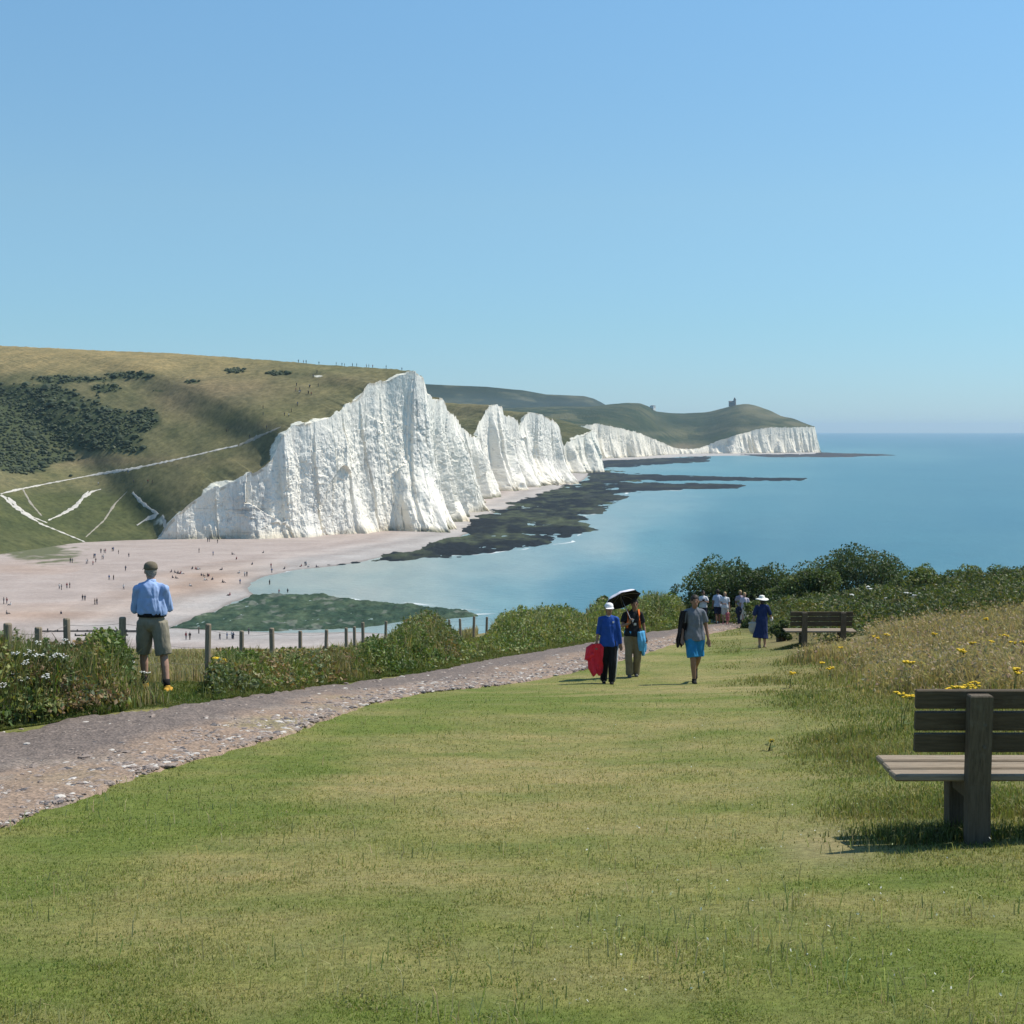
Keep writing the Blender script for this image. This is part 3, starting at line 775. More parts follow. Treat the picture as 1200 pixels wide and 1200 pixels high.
hillsheet('downs', eB, HB, qB, (-0.45, 0.89), TBn, lambda px, cx, cy, e: CZ + (HY - np.interp(px, [580, 600, 660, 700], [485, 486, 487.5, 489])) / F * cy, 40, col_far, beyond=300, seed=22)

# --- the far bay and the headland with the lighthouse
TC = [(560, 540, 497), (640, 539, 497), (684, 538.5, 499), (692, 538.3, 497.5), (697, 538, 496.5), (710, 537.6, 498), (725, 537, 501.5), (745, 536, 506), (758, 535, 511), (770, 534, 516), (782, 533.4, 521), (790, 533, 524.5), (800, 532.6, 526), (812, 532.3, 526), (820, 532.2, 525),
      (830, 532, 521), (840, 532, 517), (850, 532, 514), (862, 532, 510), (880, 531.6, 505), (893, 531.5, 502), (905, 531.3, 501), (930, 530.9, 500.5), (948, 530.6, 500), (954.5, 530.4, 500), (955, 530, 501), (953, 529.5, 502), (948, 528, 503)]
qC, eC, HC, TCa, sC, cl = cliffs('chalk_cliff', TC, 0.0006, 34, [(p, 3, -14, 14, 14, .6, 1.2) for p in (704, 718, 736, 752, 838, 852, 868, 884, 897, 912, 926, 940)], seed=31, tint=(0.95, 0.93, 0.88), setback=0.10)
TOPC = [(520, 482), (600, 478), (660, 476), (690, 477), (705, 475), (712, 474), (735, 472), (750, 472.5), (762, 477), (768, 482), (785, 484), (800, 484.5), (830, 483), (842, 480), (852, 477), (862, 474.5), (875, 473), (884, 474.5), (893, 478), (903, 481), (912, 486), (918, 489), (926, 489), (934, 492), (943, 496), (950, 498.5), (955, 500)]
TOPC = np.array(TOPC, float)
def col_head(X, Y, Z, px, py):
    n1 = fbm(X / 70, Y / 100, 641, 4); n2 = fbm(X / 26, Y / 30, 643, 4)
    c = lerp3([0.038, 0.055, 0.028], [0.115, 0.112, 0.062], np.clip(0.40 + 0.6 * n1 + 0.7 * n2, 0, 1))
    dark = blobmask(px, py, [(800, 495, 45, 9, 1), (840, 496, 40, 11, 1), (760, 503, 40, 7, .7), (880, 490, 20, 4, .8), (790, 515, 50, 5, .6), (730, 490, 40, 5, .6), (720, 482, 30, 6, .6)])
    c = lerp3(c, [0.028, 0.045, 0.026], np.clip(dark + 0.3 * n2, 0, 1) * 0.9)
    c = lerp3(c, [0.026, 0.042, 0.024], sstep(0.12, 0.3, fbm(X / 45, Y / 110, 645, 4)) * 0.7)
    pale = blobmask(px, py, [(905, 487, 24, 5, .9), (880, 478, 20, 3, .8), (880, 503, 30, 3, .7), (770, 508, 30, 3, .5), (930, 496, 14, 3, .7)])
    c = lerp3(c, [0.150, 0.140, 0.090], np.clip(pale + 0.2 * n2, 0, 1) * 0.8)
    soil = blobmask(px, py, [(800, 524, 18, 5, 1)])
    return lerp3(c, [0.16, 0.13, 0.09], soil * 0.8)
pxC = 600 + F * eC[:, 0] / eC[:, 1]
ll = np.hypot(eC[:, 0], eC[:, 1])
TCn = np.interp(pxC, [600, 800, 900, 955], [900, 750, 500, 150])
hillC, gridC = hillsheet('headland', eC, HC, qC, (eC[:, 0] / ll, eC[:, 1] / ll), TCn, lambda px, cx, cy, e: CZ + (HY - np.interp(px, TOPC[:, 0], TOPC[:, 1])) / F * cy, 60, col_head, beyond=400, seed=32, lip=0.0, bulge=0.12, rough=1.4)
# the low shingle under the far cliffs
A_, B_, X_, Y_ = shore_grid(690, 960, 200, 528, 541, 40)
pc_ = np.array([(690, 534), (760, 531), (800, 529), (960, 529), (957, 533), (900, 533.6), (840, 534.2), (800, 535.4), (760, 537.8), (720, 539.8), (690, 540.5)], float)
sd_ = poly_sd(A_ / 3, B_, pc_ / np.array([3, 1.]))
o = mesh_np('beach', np.stack([X_, Y_, np.clip(sd_ * 0.9, -1.5, 1.2)], -1).reshape(-1, 3), grid_faces(40, 200), M_SHINGLE, col=np.full((8000, 3), 0.40) * np.array([1.02, 0.95, 0.88]), smooth=True)
tag(o, kind='structure')

# --- the long ridge at the back
RP = np.linspace(440, 860, 420)
RT = np.array([(400, 446), (480, 449), (500, 450), (520, 451), (545, 452), (570, 453), (600, 456), (612, 457), (640, 462), (665, 463), (685, 464), (696, 467), (706, 472), (716, 478), (740, 488), (780, 500), (870, 520)], float)
U = np.linspace(0, 1.6, 60)
YY = 3300 + 1500 * U[:, None] + 0 * RP[None, :]
XX = (RP[None, :] - 600) / F * (3300 + 1500 * np.minimum(U, 1.0)[:, None])
zc = CZ + (HY - np.interp(RP, RT[:, 0], RT[:, 1])) / F * 4800
g = np.clip(U, 0, 1)[:, None]
ZZ = 20 + (zc[None, :] - 20) * (g + 0.12 * np.sin(np.pi * g)) - np.clip(U - 1, 0, 1)[:, None] * 120
ZZ += 10 * fbm(XX / 320, YY / 420, 651, 4) * np.sin(np.pi * g)
n1 = fbm(XX / 160, YY / 220, 661, 4); n2 = fbm(XX / 40, YY / 60, 663, 4)
c = lerp3([0.030, 0.045, 0.028], [0.115, 0.115, 0.072], np.clip(0.38 + 0.7 * n1 + 0.5 * n2, 0, 1))
c = lerp3(c, [0.022, 0.036, 0.024], sstep(0.10, 0.28, fbm(XX / 110, YY / 260, 665, 4)) * 0.8)
o = mesh_np('hills', np.stack([XX, YY, ZZ], -1).reshape(-1, 3), grid_faces(60, 420), M_DOWN, col=c.reshape(-1, 3), smooth=True)
tag(o, kind='structure')

# --- gorse thickets on the near brow: bushes standing on the slope
def bvh_of(o):
    me = o.data
    v = np.empty(len(me.vertices) * 3, dtype=np.float32); me.vertices.foreach_get('co', v)
    n = len(me.polygons); f = np.empty(n * 4, dtype=np.int32); me.loops.foreach_get('vertex_index', f)
    return BVHTree.FromPolygons(v.reshape(-1, 3).tolist(), f.reshape(-1, 4).tolist())
bvA = bvh_of(hillA)
def hit(bv, px, py, far=9000):
    d = Vector(((px - 600) / F, 1.0, -(py - HY) / F)).normalized()
    p, nrm, i, t = bv.ray_cast(Vector((0, 0, CZ)), d, far)
    return p
M_LEAF = foliage('leaves', 0.30)
g3 = gridA.reshape(-1, 3)
ntot = 120000
ri = rng.integers(0, gridA.shape[0] - 14 - 1, ntot); ci = rng.integers(0, gridA.shape[1] - 1, ntot)
a_, b_ = rng.random(ntot)[:, None], rng.random(ntot)[:, None]
P = gridA[ri, ci] * (1 - a_) * (1 - b_) + gridA[ri + 1, ci] * a_ * (1 - b_) + gridA[ri, ci + 1] * (1 - a_) * b_ + gridA[ri + 1, ci + 1] * a_ * b_
ppx, ppy = proj(P[:, 0], P[:, 1], P[:, 2])
ga = gorse_amount(ppx, ppy, P[:, 0], P[:, 1])
keep = (rng.random(ntot) < sstep(0.40, 0.66, ga)) & (ppx > -120) & (ppx < 400)
P = P[keep][:20000]
r_ = rng.lognormal(0.1, 0.45, len(P)) * 0.52
S = np.stack([r_ * rng.uniform(0.9, 1.5, len(P)), r_ * rng.uniform(0.9, 1.5, len(P)), r_ * rng.uniform(0.6, 1.0, len(P))], 1)
cg = lerp3([0.052, 0.072, 0.038], [0.115, 0.135, 0.064], rng.random(len(P)) ** 1.6)
o = scatter_blobs('gorse_thicket', P + np.array([0, 0, 0.3]), S, cg, M_LEAF, 9)
tag(o, 'dark green gorse thicket spread over the upper slope of the grassy brow', 'gorse', kind='stuff')

# --- chalk paths worn into the slope: ribbons lying on the turf
m_cp = simple('chalk_track', (0.50, 0.475, 0.42), 0.95, 0.25, 0.8)
m_cp2 = simple('worn_track', (0.30, 0.275, 0.22), 0.95, 0.15, 0.6)
def track(pts, wid, mat, name='chalk_path', step=1.5):
    pts = np.array(pts, float)
    s = np.concatenate([[0], np.cumsum(np.hypot(*np.diff(pts, axis=0).T))])
    q = np.arange(0, s[-1], step)
    out = []
    for t in q:
        p = hit(bvA, np.interp(t, s, pts[:, 0]), np.interp(t, s, pts[:, 1]))
        if p is not None: out.append(p)
    wid = [w_ * 0.42 for w_ in wid]
    if len(out) < 4: return
    C = np.array([tuple(p) for p in out])
    C = np.stack([smooth(C[:, i], 3) for i in range(3)], 1)
    d = np.gradient(C[:, :2], axis=0); l = np.hypot(d[:, 0], d[:, 1])[:, None] + 1e-9; d = d / l
    nrm = np.stack([-d[:, 1], d[:, 0]], 1)
    w = np.interp(np.linspace(0, 1, len(C)), np.linspace(0, 1, len(wid)), wid) * (1 + 0.6 * fbm(np.arange(len(C)) / 2.0, np.zeros(len(C)), int(s[-1]), 3))
    rows = []
    for sgn in (-0.5, -0.2, 0.2, 0.5):
        xy = C[:, :2] + nrm * (w * sgn)[:, None]
        zs = []
        for (x, y), z0 in zip(xy, C[:, 2]):
            h_ = bvA.ray_cast(Vector((x, y, 300)), Vector((0, 0, -1)), 600)[0]
            zs.append((h_.z if h_ is not None and abs(h_.z - z0) < 6 else z0) + (0.16 if abs(sgn) < 0.4 else 0.06))
        rows.append(np.column_stack([xy, zs]))
    V = np.concatenate(rows)
    o = mesh_np(name, V, grid_faces(4, len(C)), mat, smooth=True)
    tag(o, kind='structure')
track([(0, 579), (20, 574), (60, 566), (110, 556.5), (160, 548.5), (200, 540), (235, 532), (262, 525.5), (280, 522)], [2.6, 2.6, 2.4, 2.4, 2.6, 1.5], m_cp)
track([(280, 522), (300, 513), (330, 500)], [3.0, 1.5], m_cp2)
track([(2, 580), (14, 592), (30, 603), (50, 615), (70, 623), (92, 632), (101, 636)], [4, 5, 5, 4, 3, 3, 2.5], m_cp)
track([(10, 583), (20, 594), (38, 606), (56, 613)], [4, 5, 4, 2], m_cp)
track([(56, 610), (70, 604), (88, 594), (100, 580), (104, 575)], [1.2, 2.4, 3.6, 4.4, 2.5], m_cp)
track([(96, 584), (108, 576), (120, 573)], [4, 3, 1.5], m_cp)
track([(155, 577), (166, 589), (178, 598), (186, 603)], [1.5, 2.0, 1.8, 1.2], m_cp)
track([(100, 636), (130, 635.5), (186, 633.5)], [2.5, 2.2, 2.5], m_cp)
track([(160, 616), (172, 608), (185, 604)], [1.5, 2.5, 3.0], m_cp)
track([(190, 604), (194, 617), (190, 626), (184, 632)], [1.5, 2.6, 3, 2], m_cp)
track([(100, 630), (122, 610), (135, 590), (150, 575)], [1.0, 1.6, 2.0, 1.2], m_cp2)
track([(26, 572), (36, 590), (50, 606)], [1.5, 2.2, 1.5], m_cp2)

# ------------------------------------------------------------------ solids for made things
class MB:
    """gathers boxes, tubes and lofts into one mesh"""
    def __init__(self): self.v = []; self.f = []
    def add(self, V, Fa):
        o = len(self.v); self.v += [tuple(p) for p in V]; self.f += [tuple(i + o for i in q) for q in Fa]
        return self
    def box(self, c, s, ch=0.004, rot=None, jit=0.0):
        """chamfered box: centre c, full size s"""
        bm = bmesh.new(); bmesh.ops.create_cube(bm, size=1)
        for v in bm.verts: v.co = Vector([v.co[i] * s[i] for i in range(3)])
        if ch: bmesh.ops.bevel(bm, geom=bm.edges[:], offset=min(ch, min(s) * 0.3), segments=1, affect='EDGES')
        R = rot or Matrix.Identity(3)
        bm.verts.index_update()
        V = [Vector(c) + R @ v.co + Vector([random.uniform(-jit, jit) for _ in range(3)]) for v in bm.verts]
        Fa = [[v.index for v in f.verts] for f in bm.faces]
        bm.free()
        return self.add(V, Fa)
    def tube(self, pts, rad, seg=8, caps=True, flat=1.0):
        pts = [Vector(p) for p in pts]; rad = rad if hasattr(rad, '__len__') else [rad] * len(pts)
        V = []; Fa = []
        up = Vector((0.01, 0.02, 1))
        for i, p in enumerate(pts):
            t = (pts[min(i + 1, len(pts) - 1)] - pts[max(i - 1, 0)]).normalized()
            a = t.cross(up if abs(t.z) < 0.95 else Vector((0, 1, 0))).normalized(); b_ = t.cross(a)
            for k in range(seg):
                an = 2 * math.pi * k / seg
                V.append(p + a * math.cos(an) * rad[i] + b_ * math.sin(an) * rad[i] * flat)
        for i in range(len(pts) - 1):
            for k in range(seg):
                k2 = (k + 1) % seg
                Fa.append((i * seg + k, i * seg + k2, (i + 1) * seg + k2, (i + 1) * seg + k))
        if caps:
            Fa.append(tuple(range(seg))[::-1]); Fa.append(tuple((len(pts) - 1) * seg + k for k in range(seg)))
        return self.add(V, Fa)
    def sq(self, pts, hw, hd, ch=0.006):
        V = []; Fa = []
        for i, (x, y, z) in enumerate(pts):
            e = ch if i == len(pts) - 1 else 0
            V += [(x - hw + e, y - hd + e, z), (x + hw - e, y - hd + e, z), (x + hw - e, y + hd - e, z), (x - hw + e, y + hd - e, z)]
        for i in range(len(pts) - 1):
            for k in range(4):
                k2 = (k + 1) % 4
                Fa.append((i * 4 + k, i * 4 + k2, (i + 1) * 4 + k2, (i + 1) * 4 + k))
        Fa.append((3, 2, 1, 0)); n = 4 * (len(pts) - 1); Fa.append((n, n + 1, n + 2, n + 3))
        return self.add(V, Fa)
    def ell(self, c, r, seg=10, rings=6, rot=None):
        V = [(0, 0, 1)]
        for i in range(1, rings):
            th = math.pi * i / rings
            for k in range(seg):
                ph = 2 * math.pi * k / seg
                V.append((math.sin(th) * math.cos(ph), math.sin(th) * math.sin(ph), math.cos(th)))
        V.append((0, 0, -1)); n = len(V) - 1
        Fa = [(0, 1 + k, 1 + (k + 1) % seg) for k in range(seg)]
        for i in range(rings - 2):
            for k in range(seg):
                k2 = (k + 1) % seg
                Fa.append((1 + i * seg + k, 1 + (i + 1) * seg + k, 1 + (i + 1) * seg + k2, 1 + i * seg + k2))
        Fa += [(n, n - seg + (k + 1) % seg, n - seg + k) for k in range(seg)]
        R = rot or Matrix.Identity(3)
        return self.add([Vector(c) + R @ Vector((p[0] * r[0], p[1] * r[1], p[2] * r[2])) for p in V], Fa)
    def cap(self, p0, p1, r0, r1=None, seg=10):
        """tapered capsule"""
        p0, p1 = Vector(p0), Vector(p1); r1 = r0 if r1 is None else r1
        t = (p1 - p0).normalized() if (p1 - p0).length > 1e-6 else Vector((0, 0, 1))
        pts = [p0 - t * r0 * q for q in (0.97, 0.7, 0.35)] + [p0 + (p1 - p0) * q for q in (0, 0.33, 0.67, 1)] + [p1 + t * r1 * q for q in (0.35, 0.7, 0.97)]
        rr = [r0 * math.sqrt(1 - q * q) for q in (0.97, 0.7, 0.35)] + [r0 + (r1 - r0) * q for q in (0, 0.33, 0.67, 1)] + [r1 * math.sqrt(1 - q * q) for q in (0.35, 0.7, 0.97)]
        return self.tube(pts, rr, seg)
    def build(self, name, mat, parent=None, smooth=False):
        me = bpy.data.meshes.new(name)
        me.from_pydata(self.v, [], self.f); me.update()
        if mat: me.materials.append(mat)
        if smooth: me.polygons.foreach_set('use_smooth', [True] * len(me.polygons))
        return link(bpy.data.objects.new(name, me), parent)
    def blend(self, name, mat, parent=None, voxel=0.010, it=4, fac=0.5, fold=0.0, fscale=(9, 9, 4), seed=0):
        """fuse everything gathered so far into one continuous skin"""
        o = self.build(name, mat)
        md = o.modifiers.new('fuse', 'REMESH'); md.mode = 'VOXEL'; md.voxel_size = voxel
        sm_ = o.modifiers.new('soft', 'SMOOTH'); sm_.factor = fac; sm_.iterations = it
        dg = bpy.context.evaluated_depsgraph_get()
        me = bpy.data.meshes.new_from_object(o.evaluated_get(dg))
        old = o.data; o.modifiers.clear(); o.data = me; bpy.data.meshes.remove(old)
        me.name = name
        n = len(me.vertices)
        if fold and n:
            co = np.empty(n * 3, dtype=np.float32); me.vertices.foreach_get('co', co); co = co.reshape(-1, 3)
            no = np.empty(n * 3, dtype=np.float32); me.vertices.foreach_get('normal', no); no = no.reshape(-1, 3)
            d = fold * fbm(co[:, 0] * fscale[0] + co[:, 1] * fscale[1], co[:, 2] * fscale[2] + co[:, 1] * 3, 700 + seed, 3)
            me.vertices.foreach_set('co', (co + no * d[:, None]).ravel())
        me.materials.clear(); me.materials.append(mat)
        me.polygons.foreach_set('use_smooth', [True] * len(me.polygons)); me.update()
        if parent is not None: o.parent = parent
        return o

# ------------------------------------------------------------------ weathered benches
def wood(name, c, scale=(1, 14, 14), lich=0.3):
    m, nt, b = new_mat(name)
    n1 = noise_node(nt, 5, 6, 0.7, scale); n2 = noise_node(nt, 7, 4, 0.6)
    cc = ramp(nt, n1.outputs[0], [(0.28, tuple(x * 0.55 for x in c)), (0.5, c), (0.75, tuple(x * 1.4 for x in c))]).outputs[0]
    cc = mixc(nt, ramp(nt, n2.outputs[0], [(0.55, (0, 0, 0)), (0.72, (lich, lich, lich))]).outputs[0], cc, (0.20, 0.20, 0.16))
    L(nt, cc, b.inputs['Base Color']); b.inputs['Roughness'].default_value = 0.85; b.inputs['Specular IOR Level'].default_value = 0.2
    bump(nt, b, n1.outputs[0], 0.6, 0.006)
    return m
M_SLAT = wood('weathered_slat_shaded', (0.092, 0.072, 0.049))  # weathered wood, darkened: shade on the bench back is put into the colour
M_SEAT = wood('weathered_seat_sunlit', (0.27, 0.215, 0.155))  # same wood made lighter: sunlight on the seat is put into the colour
M_POST = wood('weathered_post_shaded', (0.112, 0.090, 0.064), (14, 14, 1))  # post tone also carries the shade of the back in its colour

M_WIRE = simple('fence_wire', (0.12, 0.11, 0.10), 0.6, 0.1, 30, metal=0.6)
def bench(label, px, py, rz=0.0):
    x, y = [float(q) for q in unproj(px, py)]
    z = float(gz(x, y))
    t = empty('park_bench', (x, y, z), rz)
    tag(t, label, 'bench', 'weathered wooden benches on the clifftop')
    # origin: foot of the left rear post; the bench looks away (+y)
    for k, (z0, z1) in enumerate(((0.497, 0.604), (0.622, 0.728), (0.746, 0.852))):
        zc = (z0 + z1) / 2; o_ = 0.006 * (k - 1)
        MB().box((0.4275 + o_, 0.095 - (zc - 0.5) * 0.105, zc), (1.525 - 0.012 * (1 - k), 0.038, z1 - z0), 0.005, Matrix.Rotation(math.radians(6), 3, 'X'), 0.0012).build('backrest_slat', M_SLAT, t)
    for k, yc in enumerate((0.085, 0.255, 0.425)):
        MB().box((0.42 + 0.006 * k, yc + 0.045, 0.362 - 0.006 * (2 - k) * 0.5), (1.74, 0.140, 0.038), 0.009, None, 0.0012).build('seat_slat', M_SEAT, t)
    for xc in (0.0, 0.95):
        MB().sq([(xc, 0.035, -0.25), (xc, 0.027, 0.33), (xc, 0.012, 0.47), (xc, -0.021, 0.831), (xc, -0.022, 0.838)], 0.063, 0.040).build('rear_post', M_POST, t)
        for zz in (0.55, 0.675, 0.80): MB().tube([(xc + 0.02, -0.024 - 0.06 * (zz - 0.55) - 0.004, zz), (xc + 0.02, -0.034 - 0.06 * (zz - 0.55) - 0.006, zz)], 0.011, 8).build('bolt', M_WIRE, t)
        MB().box((xc - 0.0, 0.40, 0.03), (0.122, 0.11, 0.62), 0.006, None, 0.001).build('front_leg', M_POST, t)
        MB().box((xc + 0.002, 0.27, 0.285), (0.09, 0.40, 0.105), 0.005, None, 0.001).build('seat_bearer', M_POST, t)
    return t, (x, y, z)
near_bench, NB = bench('dark weathered slatted bench seen from behind in the near lawn', 1147, 990)
far_bench, FB = bench('small distant bench standing beside the scrub and tall dry grass', 943, 758)
far_bench.scale = (1.09, 1.09, 1.09)

# ------------------------------------------------------------------ fence along the clifftop
M_FPOST = wood('fence_wood', (0.27, 0.22, 0.16), (14, 14, 1), 0.4)
fence = empty('wire_fence', (0, 0, 0))
FP = [(10, 730), (45, 735), (80, 724), (143, 723), (193, 727), (243, 731), (283, 739), (320, 736), (352, 739), (381, 738), (406, 735.5), (416, 734.5), (426, 729), (451, 728), (475, 728), (519, 725), (527, 726), (540, 725), (555, 727), (570, 723), (585, 722.5), (598, 722), (613, 716), (634, 719), (646, 713), (658, 716), (668, 713), (688, 713), (692, 708), (696, 711), (701, 712), (704, 712)]
FD = np.interp([p[0] for p in FP], [0, 80, 143, 193, 243, 283, 320, 352, 381, 426, 475, 519, 540, 585, 640, 704], [16, 17.2, 19.2, 21.2, 23, 25, 27, 29, 31, 35, 40, 47, 52, 60, 69, 78])
posts = []
for (px, py), D in zip(FP, FD):
    x = (px - 600) / F * D; zt = CZ - (py - HY) / F * D; zb = float(gz(x, D))
    if zt - zb < 0.75: zt = zb + random.uniform(0.85, 1.1)
    if zt - zb > 1.5: zt = zb + random.uniform(1.25, 1.45)
    posts.append((x, D, zb, zt))
fence.location = (posts[0][0], posts[0][1], posts[0][2])
tag(fence, 'old wire fence on round wooden posts along the gravel path', 'fence')
O = Vector(fence.location)
for (x, y, zb, zt) in posts:
    r = random.uniform(0.036, 0.050) if y < 45 else random.uniform(0.04, 0.055)
    lx_, ly_ = random.uniform(-0.03, 0.03), random.uniform(-0.03, 0.03)
    MB().tube([Vector((x, y, zb - 0.3)) - O, Vector((x + lx_ * 0.5, y + ly_ * .5, (zb + zt) / 2)) - O, Vector((x + lx_, y + ly_, zt - 0.015)) - O, Vector((x + lx_, y + ly_, zt)) - O], [r * 1.05, r, r * 0.97, r * 0.8], 9).build('post', M_FPOST, fence, smooth=False)
for hgt in (0.35, 0.62, 0.92):
    pts = []
    for (a, b_) in zip(posts[:-1], posts[1:]):
        for u in (0, 0.33, 0.66):
            sag = 0.02 * math.sin(math.pi * u)
            pts.append(Vector((a[0] + (b_[0] - a[0]) * u, a[1] + (b_[1] - a[1]) * u - 0.05, (a[2] + (a[3] - a[2]) * hgt) * (1 - u) + (b_[2] + (b_[3] - b_[2]) * hgt) * u - sag)) - O)
    MB().tube(pts, 0.0022, 4).build('wire', M_WIRE, fence)

# ------------------------------------------------------------------ far-off buildings
M_STONE = simple('grey_stone', (0.26, 0.24, 0.21), 0.9, 0.2, 0.4)
M_ROOF = simple('dark_roof', (0.10, 0.085, 0.08), 0.8, 0.2, 0.5)
M_WHITEW = simple('white_wall', (0.75, 0.74, 0.70), 0.8, 0.06, 0.5)
M_GLASS = simple('window_glass', (0.03, 0.04, 0.05), 0.15, 0.1, 1, spec=0.5)
bvC = bvh_of(hillC)
def crest_point(bv, px, py0):
    for py in np.arange(py0 - 14, py0 + 14, 0.25):
        p = hit(bv, px, float(py))
        if p is not None: return p
p = crest_point(bvC, 861, 475)
t = empty('lighthouse', (p.x, p.y, p.z))
tag(t, 'squat stone lighthouse standing on top of the far headland', 'lighthouse')
MB().tube([(0, 0, -2), (0, 0, 13.5)], [3.4, 2.9], 14).build('tower', M_STONE, t)
MB().tube([(0, 0, 13.52), (0, 0, 14.3), (0, 0, 14.32), (0, 0, 16.6)], [3.4, 3.4, 1.7, 1.7], 14).build('lantern', M_GLASS, t)
MB().tube([(0, 0, 16.62), (0, 0, 18.6)], [2.1, 0.15], 14).build('roof', M_ROOF, t)
w_ = MB().box((-7.5, 1.5, 3.0), (11, 8, 10), 0.05).build('keepers_house', M_STONE, t)
MB().add([(-13.4, -3, 8.05), (-13.4, 6, 8.05), (-13.4, 1.5, 10.6), (-2.2, -3, 8.05), (-2.2, 6, 8.05), (-2.2, 1.5, 10.6)], [(0, 1, 2), (3, 5, 4), (0, 2, 5, 3), (1, 4, 5, 2), (0, 3, 4, 1)]).build('roof', M_ROOF, w_)
for xx in (-11, -7.5, -4): MB().box((xx, -2.55, 4.6), (1.1, 0.2, 1.6), 0.02).build('window', M_GLASS, w_)
p = crest_point(bvC, 765, 481)
t = empty('white_house', (p.x, p.y, p.z - 1), 0.95)
tag(t, 'small white cottage with a dark roof on the distant skyline', 'house')
MB().box((0, 0, 3.0), (11, 9, 10), 0.05).build('wall', M_WHITEW, t)
rf = MB().add([(-6, -4.9, 8.05), (-6, 4.9, 8.05), (-6, 0, 9.6), (6, -4.9, 8.05), (6, 4.9, 8.05), (6, 0, 9.6)], [(0, 1, 2), (3, 5, 4), (0, 2, 5, 3), (1, 4, 5, 2), (0, 3, 4, 1)]).build('roof', M_ROOF, t)
MB().box((3, 0.6, 9.6), (1.2, 1, 2.6), 0.03).build('chimney', M_WHITEW, rf)
for xx in (-2.6, 0, 2.6): MB().box((xx, -4.55, 4.8), (1.1, 0.2, 1.5), 0.02).build('window', M_GLASS, t)

# timber groynes at the river mouth
M_TIMB = wood('tarred_timber', (0.045, 0.042, 0.038), (14, 14, 1), 0.15)
GL = ['long dark timber groyne low on the beach behind the fence', 'shorter dark timber groyne nearer the fence at the river mouth']
for gi, (pa, pb) in enumerate((((44, 744.5), (196, 744)), ((88, 749.5), (150, 749)))):
    (xa, ya), (xb, yb) = [tuple(float(q) for q in plan(*p)) for p in (pa, pb)]
    t = empty('groyne', (xa, ya, 0.3))
    tag(t, GL[gi], 'groyne')
    Lg = math.hypot(xb - xa, yb - ya); an = math.atan2(yb - ya, xb - xa); t.rotation_euler.z = an
    nposts = int(Lg / 2.2)
    for k in range(nposts + 1):
        h = random.uniform(0.95, 1.5)
        MB().box((k * 2.2, 0.17, h / 2 - 0.6), (0.24, 0.24, h + 0.8), 0.02).build('pile', M_TIMB, t)
    for k in range(3):
        MB().box((Lg / 2, 0.0, 0.12 + 0.27 * k), (Lg, 0.09, 0.24), 0.01).build('plank', M_TIMB, t)

# ------------------------------------------------------------------ grass and leaves
M_GRASS = foliage('grass_blades', 0.35, 0.6, 0.15, (1.15, 1.2, 0.6))
M_HEDGE = foliage('hedge_leaves', 0.28, 0.5, 0.25)

def blades(name, P, h, w, colr, mat, lean=0.35, seed=0, bent=False):
    r = np.random.default_rng(seed); n = len(P)
    a = r.uniform(0, 2 * np.pi, n); ax = np.stack([np.cos(a), np.sin(a), 0 * a], 1)
    b_ = r.uniform(0, 2 * np.pi, n); ln = (r.random(n) ** 0.7) * lean * h
    tip = P + np.stack([np.cos(b_) * ln, np.sin(b_) * ln, h * np.sqrt(np.clip(1 - (ln / h) ** 2, 0.1, 1))], 1)
    if not bent:
        V = np.stack([P - ax * w[:, None] / 2, P + ax * w[:, None] / 2, tip], 1).reshape(-1, 3)
        return mesh_np(name, V, np.arange(3 * n).reshape(n, 3), mat, col=np.repeat(colr, 3, 0))
    mid = P + np.stack([np.cos(b_) * ln * 0.25, np.sin(b_) * ln * 0.25, h * 0.62], 1)
    V = np.stack([P - ax * w[:, None] / 2, P + ax * w[:, None] / 2, mid - ax * w[:, None] * 0.36, mid + ax * w[:, None] * 0.36, tip], 1).reshape(-1, 3)
    i = np.arange(n)[:, None] * 5
    return mesh_np(name, V, [i + np.array([[0, 1, 3, 2]]), i + np.array([[2, 3, 4]])], mat, col=np.repeat(colr, 5, 0))

def leaf_mesh(P, size, colr, seed=0, flat=0.0):
    """diamond leaves, random attitude"""
    r = np.random.default_rng(seed); n = len(P)
    a = r.normal(size=(n, 3)); a[:, 2] *= (1 - flat); a /= np.linalg.norm(a, axis=1)[:, None]
    b_ = r.normal(size=(n, 3)); b_ -= a * (a * b_).sum(1)[:, None]; b_ /= np.linalg.norm(b_, axis=1)[:, None]
    nn_ = np.cross(a, b_)
    s = size[:, None]
    V = np.stack([P - a * s * 0.6, P + b_ * s * 0.36 + nn_ * s * 0.12, P + a * s * 0.6, P - b_ * s * 0.36 + nn_ * s * 0.12], 1).reshape(-1, 3)
    return V, np.arange(4 * n).reshape(n, 4), np.repeat(colr, 4, 0)

def vary(c, r, lo=0.72, hi=1.25):
    n = len(c)
    return c * r.uniform(lo, hi, (n, 1)) * (1 + r.normal(0, 0.06, (n, 3)))

